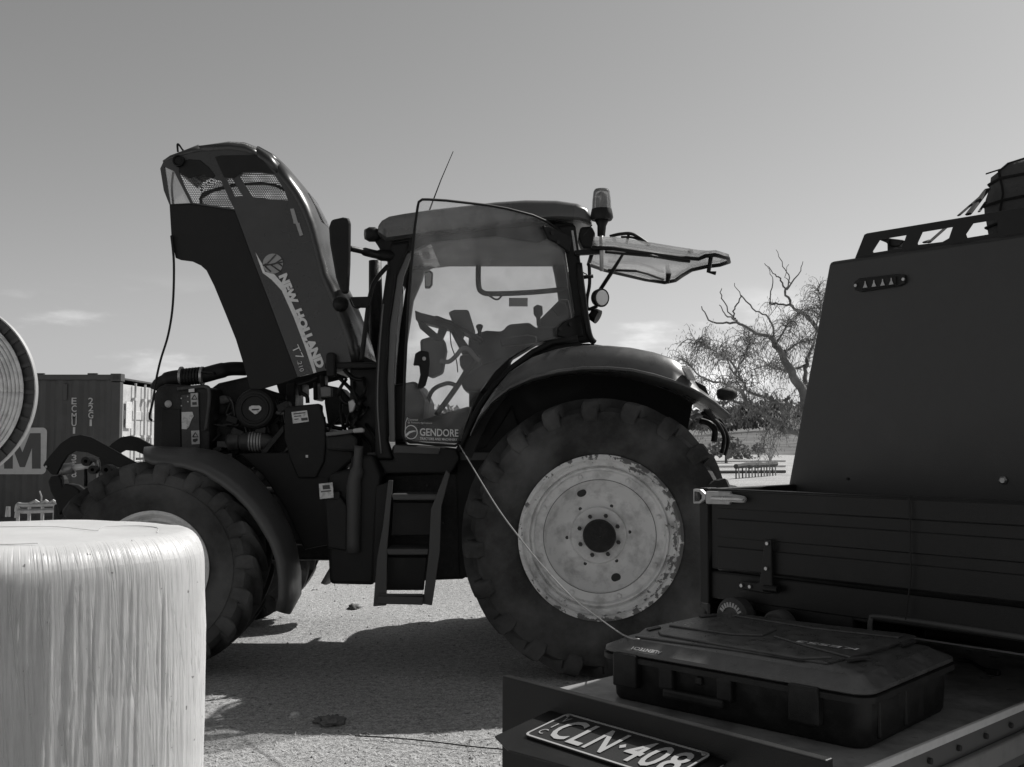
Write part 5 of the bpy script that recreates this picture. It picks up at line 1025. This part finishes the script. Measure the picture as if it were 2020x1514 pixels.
# running gear and cab (mostly hidden behind the canopy)
ub('chassis_rail', 'blackp', 0.42, 0.5, 0.2, 4.2, 0.62, 0.78); ub('chassis_rail', 'blackp', WD - 0.5, WD - 0.42, 0.2, 4.2, 0.62, 0.78)
def uwheel(a, b_):
    q = U(a, b_, 0.39); d = UG; e1 = UN; w = bpy.data.objects.new('wheel', None); COL.objects.link(w); w.parent = ute; w.location = q - ute.location
    def lat(prof, nm, m):
        rings = [[q + d * h + (e1 * math.cos(2 * math.pi * j / 36) + UZ * math.sin(2 * math.pi * j / 36)) * r for j in range(36)] for r, h in prof]
        MB().loft(rings).build(nm, m, w, auto=40)
    lat([(0.22, -0.11), (0.33, -0.13), (0.385, -0.10), (0.39, 0), (0.385, 0.10), (0.33, 0.13), (0.22, 0.11)], 'tyre', 'rubber'); lat([(0.05, -0.09), (0.2, -0.1), (0.225, -0.115), (0.225, 0.115), (0.2, 0.1), (0.05, 0.09)], 'rim', 'black')
for a in (0.14, WD - 0.14):
    for b_ in (1.15, 4.0): uwheel(a, b_)
b = MB(); sec = []
for zz, i0, f0, f1 in ((0.55, 0.04, 2.1, 4.9), (1.08, 0.0, 2.1, 4.95), (1.12, 0.05, 2.1, 4.85)): sec.append([U(i0, f0, zz), U(WD - i0, f0, zz), U(WD - i0, f1, zz), U(i0, f1, zz)])
b.loft(sec).build('cab_body', 'utep', ute, bevel=0.05)
b = MB(); b.loft([[U(0.06, 2.15, 1.11), U(WD - 0.06, 2.15, 1.11), U(WD - 0.06, 3.75, 1.11), U(0.06, 3.75, 1.11)], [U(0.2, 2.25, 1.75), U(WD - 0.2, 2.25, 1.75), U(WD - 0.2, 3.2, 1.75), U(0.2, 3.2, 1.75)]]).build('cab_top', 'blackp', ute, bevel=0.06)

# load on the roof rack, its straps
bagv = []; rb_ = random.Random(2)
bx = lambda px, py, off: loc(WP(px, py, U(0, off, 0), UN))
aL = bx(1945, 420, 0.62)[0] - 0.03; zt_ = bx(2020, 306, 0.62)[2]
rings = []; NZ = 14
for i in range(NZ):
    t = i / (NZ - 1); z = zc1 + 0.04 + (zt_ + 0.05 - zc1 - 0.04) * t; q = []
    ins = 0.0 if t < 0.72 else (t - 0.72) / 0.28
    hx = 0.40 - 0.36 * ins ** 1.6 - 0.02 * t; hy = 0.34 - 0.2 * ins ** 1.6
    for j in range(44):
        th = 2 * math.pi * j / 44; c_, s_ = math.cos(th), math.sin(th); k_ = 1 / (abs(c_) ** 10 + abs(s_) ** 10) ** 0.1
        a_ = aL + 0.40 + hx * c_ * k_; b_ = 0.62 + 0.34 + hy * s_ * k_; w_ = 0.012 * noise.noise(Vector((a_ * 9, b_ * 9, z * 14))) + 0.006 * math.sin(j * 2.6 + z * 30)
        q.append(U(a_ + c_ * w_, b_ + s_ * w_, z))
    rings.append(q)
bag = empty('roof_load', U(aL + 0.4, 0.96, zc1), 'wrapped canvas load strapped on the roof rack of the black canopy', 'load')
MB().loft(rings).build('canvas_cover', 'canvas', bag, smooth=True)
for k_ in (0.22, 0.45, 0.66):
    z = zc1 + 0.04 + (zt_ + 0.01 - zc1) * k_; i = int(k_ * (NZ - 1)); MB().tube([p * 1.0 + (p - (U(aL + 0.4, 0.96, p.z))).normalized() * 0.004 for p in rings[i]] + [rings[i][0]], 0.004, 5).build('net_cord', 'rope', bag)
for j in range(22, 44, 2): MB().tube([r_[j % 44] + (r_[j % 44] - U(aL + 0.4, 0.96, r_[j % 44].z)).normalized() * 0.003 for r_ in rings], 0.003, 4).build('net_cord', 'rope', bag)
def strapline(p, q, r, nm, par): return MB().tube([p, q], r, 6, 0.4).build(nm, 'rope', par)
o1 = 0.62
for (x0, y0), (x1, y1), r_ in (((1088, 585), (1320, 385), 0.006), ((1170, 575), (1330, 365), 0.010), ((1260, 555), (1318, 470), 0.004), ((835, 815), (1010, 660), 0.007), ((800, 815), (840, 800), 0.008)):
    a_, c_ = Z7([(x0, y0), (x1, y1)]); strapline(WP(*a_, U(0, o1 - 0.16, 0), UN), WP(*c_, U(0, o1, 0), UN), r_, 'strap', bag)
a_, c_ = Z7([(1318, 232), (1450, 190)]); strapline(WP(*a_, U(0, o1, 0), UN), WP(*c_, U(0, o1 + 0.02, 0), UN), 0.004, 'strap_end', bag)

# ------------------------------------------------------------------ equipment case on the drawer
cs = empty('equipment_case', U(0.47, -0.35, ZS), 'black hard plastic tool case lying closed on the pulled-out drawer', 'case')
hp_ = lambda px, py, z: loc(WP(px, py, (0, 0, z), (0, 0, 1)))
ZL = ZS + 0.130
fr_c = hp_(1712, 1483, ZS); rr_c = hp_(1871, 1415, ZS); lf = hp_(1228, 1262, ZL); lb_ = hp_(1425, 1213, ZL); rf = hp_(1690, 1345, ZL); rbk = hp_(1878, 1284, ZL)
cA0, cA1, cB0, cB1 = 0.130, 0.745, -0.545, -0.105; YAW = R(5); cs.location = U(0.4375, -0.325, ZS)
def RC(p): q = p - cs.location; return cs.location + Matrix.Rotation(-YAW, 3, 'Z') @ q
am, bm_, ha, hb_ = (cA0 + cA1) / 2, (cB0 + cB1) / 2, (cA1 - cA0) / 2, (cB1 - cB0) / 2
def rsec(ins, r, z): return [U(x, y, z) for x, y in rrect(am - ha + ins, bm_ - hb_ + ins, am + ha - ins, bm_ + hb_ - ins, r, 6)]
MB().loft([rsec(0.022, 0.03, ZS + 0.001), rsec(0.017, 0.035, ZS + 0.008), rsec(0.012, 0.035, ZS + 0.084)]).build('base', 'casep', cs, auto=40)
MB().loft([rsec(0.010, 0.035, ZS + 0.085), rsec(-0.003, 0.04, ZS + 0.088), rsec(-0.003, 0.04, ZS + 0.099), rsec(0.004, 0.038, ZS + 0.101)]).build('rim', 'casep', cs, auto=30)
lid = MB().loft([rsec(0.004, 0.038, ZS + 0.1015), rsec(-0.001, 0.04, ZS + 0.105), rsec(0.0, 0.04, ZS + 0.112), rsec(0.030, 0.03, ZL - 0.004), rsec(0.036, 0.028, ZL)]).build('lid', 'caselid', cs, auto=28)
Z8 = lambda pts: zmap(1000, 1140, 1.98, pts)
def lidp(pts, z0, h, nm, m, bevel=0.002): return MB().prism([RC(WP(*q, (0, 0, z0), (0, 0, 1))) for q in Z8(pts)], (0, 0, h)).build(nm, m, lid, bevel=bevel)
lidp([(500, 236), (540, 205), (800, 148), (860, 146), (1230, 190), (1560, 226), (1600, 236), (1480, 285), (1300, 330), (1250, 342), (900, 290)], ZL - 0.0005, 0.005, 'lid_plate', 'caselid')
lidp([(632, 192), (735, 166), (855, 168), (1055, 208), (1000, 232), (880, 228)], ZL + 0.004, 0.005, 'lid_panel', 'caselid')
lidp([(1040, 234), (1115, 212), (1300, 230), (1490, 248), (1530, 262), (1340, 318), (1180, 276)], ZL + 0.004, 0.005, 'lid_panel', 'caselid')
lidp([(590, 218), (790, 230), (985, 243), (1130, 282), (1272, 318), (1150, 322), (900, 280), (600, 228)], ZL + 0.004, 0.005, 'lid_panel', 'caselid')
lidp([(880, 152), (920, 150), (1250, 192), (1550, 232), (1530, 240), (1200, 204)], ZL + 0.004, 0.005, 'lid_panel', 'caselid')
for q in ([(545, 205), (590, 194), (602, 200), (556, 211)], [(1535, 262), (1585, 248), (1598, 254), (1550, 270)], [(1320, 322), (1400, 312), (1420, 318), (1330, 328)], [(750, 155), (810, 148), (820, 152), (760, 160)]): lidp(q, ZL + 0.004, 0.004, 'lid_notch', 'ink', 0)
p = WP(1608, 1141 + 293 / 1.98, (0, 0, ZL + 0.0065), (0, 0, 1))
def lidtext(body, c0, c1, h, m, z, bold, nm):
    o = RC(WP(*Z8([c1])[0], (0, 0, z), (0, 0, 1))); e = RC(WP(*Z8([c0])[0], (0, 0, z), (0, 0, 1))); ex = (e - o).normalized(); ey = UZ.cross(ex).normalized()
    text(nm, body, o, ex, ey, (e - o).length, h, m, lid, bold=bold, thick=0.0006)
lidtext('KESS3', (1140, 246), (1378, 278), 0.020, 'decalw', ZL + 0.0092, 0.01, 'lid_lettering')
# small maker's name on the sloping front edge of the lid
sl0 = U(cA0 + 0.085, cB0 + 0.006, ZS + 0.1148); sl = (UN * 0.030 + UZ * (ZL - 0.004 - ZS - 0.112)).normalized(); sn = UG.cross(sl).normalized()
if sn.z < 0: sn = -sn
text('maker_lettering', 'ALIENTECH', sl0 + UG * 0.075 + sl * 0.009 + sn * 0.0006, -UG, -sl, 0.075, 0.0105, 'decalw', lid, bold=0.0, thick=0.0006)
for a_ in (cA0 + 0.045, cA1 - 0.155):
    ub('latch', 'casep', a_, a_ + 0.062, cB0 - 0.010, cB0 + 0.014, ZS + 0.035, ZS + 0.106, cs, bevel=0.004); 
for a_ in (cA0 + 0.16, cA0 + 0.30):
    ub('handle_lug', 'casep', a_, a_ + 0.035, cB0 - 0.004, cB0 + 0.02, ZS + 0.045, ZS + 0.09, cs, bevel=0.005)
ub('handle', 'casep', cA0 + 0.175, cA0 + 0.32, cB0 - 0.012, cB0 + 0.0, ZS + 0.03, ZS + 0.05, cs, bevel=0.006)
ub('valve', 'casep', cA0 + 0.245, cA0 + 0.262, cB0 + 0.004, cB0 + 0.02, ZS + 0.065, ZS + 0.082, cs, bevel=0.004)
for k_ in range(2):
    b_ = cB0 + 0.07 + k_ * 0.12; ub('end_rib', 'casep', cA1 - 0.022, cA1 - 0.010, b_, b_ + 0.09, ZS + 0.012, ZS + 0.09, cs, bevel=0.004)

cs.rotation_euler.z = YAW
# two guide rollers under the tray, and a plug lead on the drawer
MT['rollr'] = mat('roll_rubber', 0.05, 0.75, dirt=0.6, dv=0.1, dscale=20)
for k_, (px, py, rpx) in enumerate(((1450, 1216, 36), (1536, 1236, 31))):
    b_ = -0.045; q = WP(px, py, U(0, b_, 0), UN); r_ = rpx * q.y / F
    e = bpy.data.objects.new('guide_roller', None); COL.objects.link(e); e.parent = ute; e.location = q - ute.location
    def lt2(prof, nm, m, par=e):
        return MB().loft([[q + UN * h + (UG * math.cos(2 * math.pi * j / 40) + UZ * math.sin(2 * math.pi * j / 40)) * r0 for j in range(40)] for r0, h in prof]).build(nm, m, par, auto=40)
    lt2([(r_ * 0.5, -0.016), (r_ * 0.85, -0.02), (r_, -0.012), (r_, 0.02), (r_ * 0.85, 0.03), (r_ * 0.5, 0.02)], 'tyre', 'rollr')
    lt2([(0.01, -0.014), (r_ * 0.48, -0.017), (r_ * 0.48, 0.02), (0.01, 0.018)], 'rim', 'dkgrey'); lt2([(0.008, -0.02), (0.008, 0.08)], 'axle', 'steel')
    if k_ == 0:
        for i in range(9):
            th = R(30 + 15 * i); c_ = q - UN * 0.0195 + (UG * math.cos(th) + UZ * math.sin(th)) * r_ * 0.66; d_ = (UG * math.cos(th) + UZ * math.sin(th)); t_ = -UG * math.sin(th) + UZ * math.cos(th)
            MB().prism([c_ - d_ * 0.006 - t_ * 0.003, c_ + d_ * 0.006 - t_ * 0.003, c_ + d_ * 0.006 + t_ * 0.002, c_ - d_ * 0.006 + t_ * 0.003], UN * -0.001).build('wheel_mark', 'decal', e)
ld = MB().tube(smooth_path([WP(x, y, (0, 0, ZS + 0.008), (0, 0, 1)) for x, y in ((1890, 1302), (1915, 1306), (1935, 1318), (1955, 1324))], 5), 0.005, 8).build('plug_lead', 'casep', smooth=True)
tag(ld, 'short black plug lead sticking out beyond the right end of the tool case', 'lead')
q = WP(1960, 1326, (0, 0, ZS + 0.009), (0, 0, 1)); MB().box(q, (0.03, 0.016, 0.014), Matrix.Rotation(R(-48), 3, 'Z')).build('plug', 'casep', ld, bevel=0.003)

# diagnostic cable from the cab to the case
cb = [DP(906, 878, 0.02), W(922, 905, 5.9), W(980, 1000, 5.2), W(1032, 1070, 4.6), W(1075, 1122, 4.1), W(1130, 1180, 3.6), W(1190, 1226, 3.0), WP(1232, 1254, (0, 0, ZL), (0, 0, 1)), WP(1262, 1262, (0, 0, ZL + 0.004), (0, 0, 1))]
MT['cable'] = mat('grey_cable', 0.3, 0.35, dirt=0.3, dv=0.15)
ca = MB().tube(smooth_path(cb, 6), [0.0036] * 18 + [0.0028] * 12 + [0.0019] * 19, 8).build('diagnostic_cable', 'cable', smooth=True)
tag(ca, 'thin grey cable running from the open cab door down to the black tool case', 'cable')
gc = [(700, 1452), (760, 1455), (840, 1462), (930, 1473), (1010, 1480), (1060, 1484)]
P = []
for x, y in gc:
    p = WP(x, y, (0, 0, 0.012), (0, 0, 1)); P.append(p)
tag(MB().tube(smooth_path(P, 6), 0.0035, 6).build('ground_cord', 'black', smooth=True), 'thin dark cord lying on the sunlit ground at the bottom', 'cord')

# ------------------------------------------------------------------ wrapped bale in the left foreground
def bale_mat():
    m = bpy.data.materials.new('bale_wrap'); m.use_nodes = True
    nt = m.node_tree; n = nt.nodes; l = nt.links; p = n['Principled BSDF']; p.inputs['Roughness'].default_value = 0.36; p.inputs['Specular IOR Level'].default_value = 0.45
    p.inputs['Subsurface Weight'].default_value = 0.75; p.inputs['Subsurface Radius'].default_value = (1, 1, 1); p.inputs['Subsurface Scale'].default_value = 0.07
    tc = n.new('ShaderNodeTexCoord'); sp = n.new('ShaderNodeSeparateXYZ'); l.new(tc.outputs['Object'], sp.inputs[0])
    def M(op, a, b=None):
        q = n.new('ShaderNodeMath'); q.operation = op
        for i, x in enumerate((a, b)):
            if x is None: continue
            if isinstance(x, (int, float)): q.inputs[i].default_value = x
            else: l.new(x, q.inputs[i])
        return q.outputs[0]
    ang = M('ARCTAN2', sp.outputs[1], sp.outputs[0]); tw_ = M('ADD', ang, M('MULTIPLY', sp.outputs[2], 0.10))
    cv = n.new('ShaderNodeCombineXYZ'); l.new(M('MULTIPLY', tw_, 1.0), cv.inputs[0]); l.new(M('MULTIPLY', sp.outputs[2], 0.05), cv.inputs[1])
    def nz(s, d=5, r=0.6, v=None):
        q = n.new('ShaderNodeTexNoise'); q.inputs['Scale'].default_value = s; q.inputs['Detail'].default_value = d; q.inputs['Roughness'].default_value = r; l.new(v or cv.outputs[0], q.inputs['Vector']); return q.outputs[0]
    h = M('ADD', M('MULTIPLY', nz(26, 6, 0.7), 0.6), M('MULTIPLY', nz(60, 3, 0.5), 0.4))
    cre = n.new('ShaderNodeMapRange'); cre.inputs['From Min'].default_value = 0.0; cre.inputs['From Max'].default_value = 0.022; cre.interpolation_type = 'SMOOTHSTEP'
    l.new(M('ABSOLUTE', M('SUBTRACT', nz(17, 2, 0.5), 0.5)), cre.inputs[0])
    cr2 = n.new('ShaderNodeMapRange'); cr2.inputs['From Max'].default_value = 0.02; cr2.interpolation_type = 'SMOOTHSTEP'
    l.new(M('ABSOLUTE', M('SUBTRACT', nz(31, 2, 0.5), 0.46)), cr2.inputs[0])
    h = M('ADD', h, M('ADD', M('MULTIPLY', cre.outputs[0], 0.55), M('MULTIPLY', cr2.outputs[0], 0.35)))
    zm = n.new('ShaderNodeMapRange'); zm.inputs['From Min'].default_value = 1.165 - 0.012; zm.inputs['From Max'].default_value = 1.165 - 0.09; l.new(sp.outputs[2], zm.inputs[0]); h = M('MULTIPLY', h, zm.outputs[0])
    # wrinkles fade on the flat top, where faint radial folds remain
    bn = n.new('ShaderNodeBump'); bn.inputs['Strength'].default_value = 0.6; bn.inputs['Distance'].default_value = 0.02; l.new(h, bn.inputs['Height'])
    h2 = nz(7, 5, 0.55, tc.outputs['Object']); b2 = n.new('ShaderNodeBump'); b2.inputs['Strength'].default_value = 0.12; b2.inputs['Distance'].default_value = 0.02; l.new(h2, b2.inputs['Height']); l.new(bn.outputs[0], b2.inputs['Normal'])
    l.new(b2.outputs[0], p.inputs['Normal'])
    mr = n.new('ShaderNodeMapRange'); mr.inputs['From Min'].default_value = 0.3; mr.inputs['From Max'].default_value = 0.7; mr.inputs['To Min'].default_value = 0.56; mr.inputs['To Max'].default_value = 0.66; l.new(nz(5, 6, 0.6, tc.outputs['Object']), mr.inputs[0])
    spk = n.new('ShaderNodeMapRange'); spk.inputs['From Min'].default_value = 0.74; spk.inputs['From Max'].default_value = 0.77; spk.inputs['To Min'].default_value = 1.0; spk.inputs['To Max'].default_value = 0.35; l.new(nz(38, 2, 0.4, tc.outputs['Object']), spk.inputs[0])
    l.new(M('MULTIPLY', mr.outputs[0], spk.outputs[0]), p.inputs['Base Color'])
    # thin stretched film lets a little light through
    tl = n.new('ShaderNodeBsdfTranslucent'); tl.inputs[0].default_value = (0.8, 0.8, 0.8, 1); mixs = n.new('ShaderNodeMixShader'); mixs.inputs[0].default_value = 0.0
    return m
MT['bale'] = bale_mat()
BX, BY, BR, BH = -1.69, 3.5, 0.597, 1.165
b = MB(); SEG = 1440; prof = [(0.0, 0.0)]
prof = [(BR * 0.95, 0.0), (BR * 1.0, 0.06)] + [(BR * (1.0 + 0.012 * math.sin(math.pi * t / 28)), 0.06 + (BH - 0.2) * t / 28) for t in range(1, 29)]
rc_ = 0.075
for i in range(1, 11): a_ = math.pi / 2 * i / 10; prof.append((BR - rc_ + rc_ * math.cos(a_), BH - 0.14 + 0.125 * math.sin(a_) ** 0.9))
for i in range(1, 9): t = i / 8; prof.append(((BR - rc_) * (1 - t) + 0.001, BH - 0.015 + 0.015 * math.sin(t * math.pi / 2)))
rings = []
rbn = random.Random(9); folds = [(rbn.uniform(-math.pi, math.pi), rbn.uniform(0.003, 0.007), rbn.uniform(0.0008, 0.0030) * rbn.choice((1, 1, -1)), rbn.uniform(0.3, 1.1), rbn.uniform(-0.04, 0.09)) for _ in range(420)]
for r, z in prof:
    q = []; side = min(1, max(0, (BH - 0.06 - z) / 0.25)); frac = r / BR
    for j in range(SEG):
        th = 2 * math.pi * j / SEG; d = 0.0
        d += -0.042 * BR * math.cos(4 * (th + math.pi / 4)) + 0.006 * noise.noise(Vector((math.cos(th) * 1.6, math.sin(th) * 1.6, z * 1.2)))
        if r > 0.3: d += 0.0012 * side * noise.noise(Vector((math.cos(th - z * 0.1) * 34, math.sin(th - z * 0.1) * 34, z * 0.5))) + 0.0009 * side * noise.noise(Vector((math.cos(th - z * 0.08) * 80, math.sin(th - z * 0.08) * 80, z * 0.5 + 4)))
        q.append((th, d))
    for a0_, wd_, am_, ln_, sl_ in folds:
        z1_ = BH - 0.1; low_ = z1_ - ln_; k_ = min(1, max(0, (z - low_) / 0.2 + 0.6)) * side
        if r < 0.3 or k_ <= 0: continue
        cth = a0_ + sl_ * (z1_ - z); j0 = int(round((cth % (2 * math.pi)) / (2 * math.pi) * SEG))
        for dj in range(-5, 6):
            j = (j0 + dj) % SEG; th, d = q[j]; x = dj * 2 * math.pi / SEG
            q[j] = (th, d + am_ * k_ * math.exp(-(x / wd_) ** 2) * (0.8))
    zz = z + (0.012 * noise.noise(Vector((r * 3, 1, 2))) if r < BR - rc_ else 0)
    rings.append([Vector((BX + (r + d * min(1, frac * 1.2)) * math.cos(th), BY + (r + d * min(1, frac * 1.2)) * math.sin(th), zz + (0.006 * noise.noise(Vector((r * math.cos(th) * 5, r * math.sin(th) * 5, 8))) if z > BH - 0.08 else 0))) for th, d in q])
bale = empty('wrapped_bale', (BX, BY, 0), 'round hay bale wrapped in wrinkled white plastic in the left foreground', 'bale')
MB().loft(rings).build('plastic_wrap', 'bale', bale, smooth=True)
# loose film edges on top
MT['filmedge'] = mat('film_edge', 0.55, 0.5)
for pts in ([(-40, 1041), (60, 1040), (112, 1040), (160, 1043), (192, 1044), (205, 1038), (270, 1034), (310, 1036), (345, 1044)], [(-40, 1064), (0, 1066), (50, 1070), (90, 1080), (113, 1088), (100, 1098), (50, 1102), (-30, 1112)]):
    P = []
    for x, y in pts:
        p = WP(x, y, (0, 0, BH + 0.002), (0, 0, 1)); rr_ = math.hypot(p.x - BX, p.y - BY)
        if rr_ > BR - rc_ - 0.015: p = Vector((BX, BY, p.z)) + (p - Vector((BX, BY, p.z))) * (BR - rc_ - 0.015) / rr_
        p.z = BH - 0.015 + 0.015 * math.sin((1 - min(1, rr_ / (BR - rc_))) * math.pi / 2) + 0.004; P.append(p)
    MB().tube(smooth_path(P, 5), 0.0022, 6, 0.5).build('film_edge', 'filmedge', bale, smooth=True)
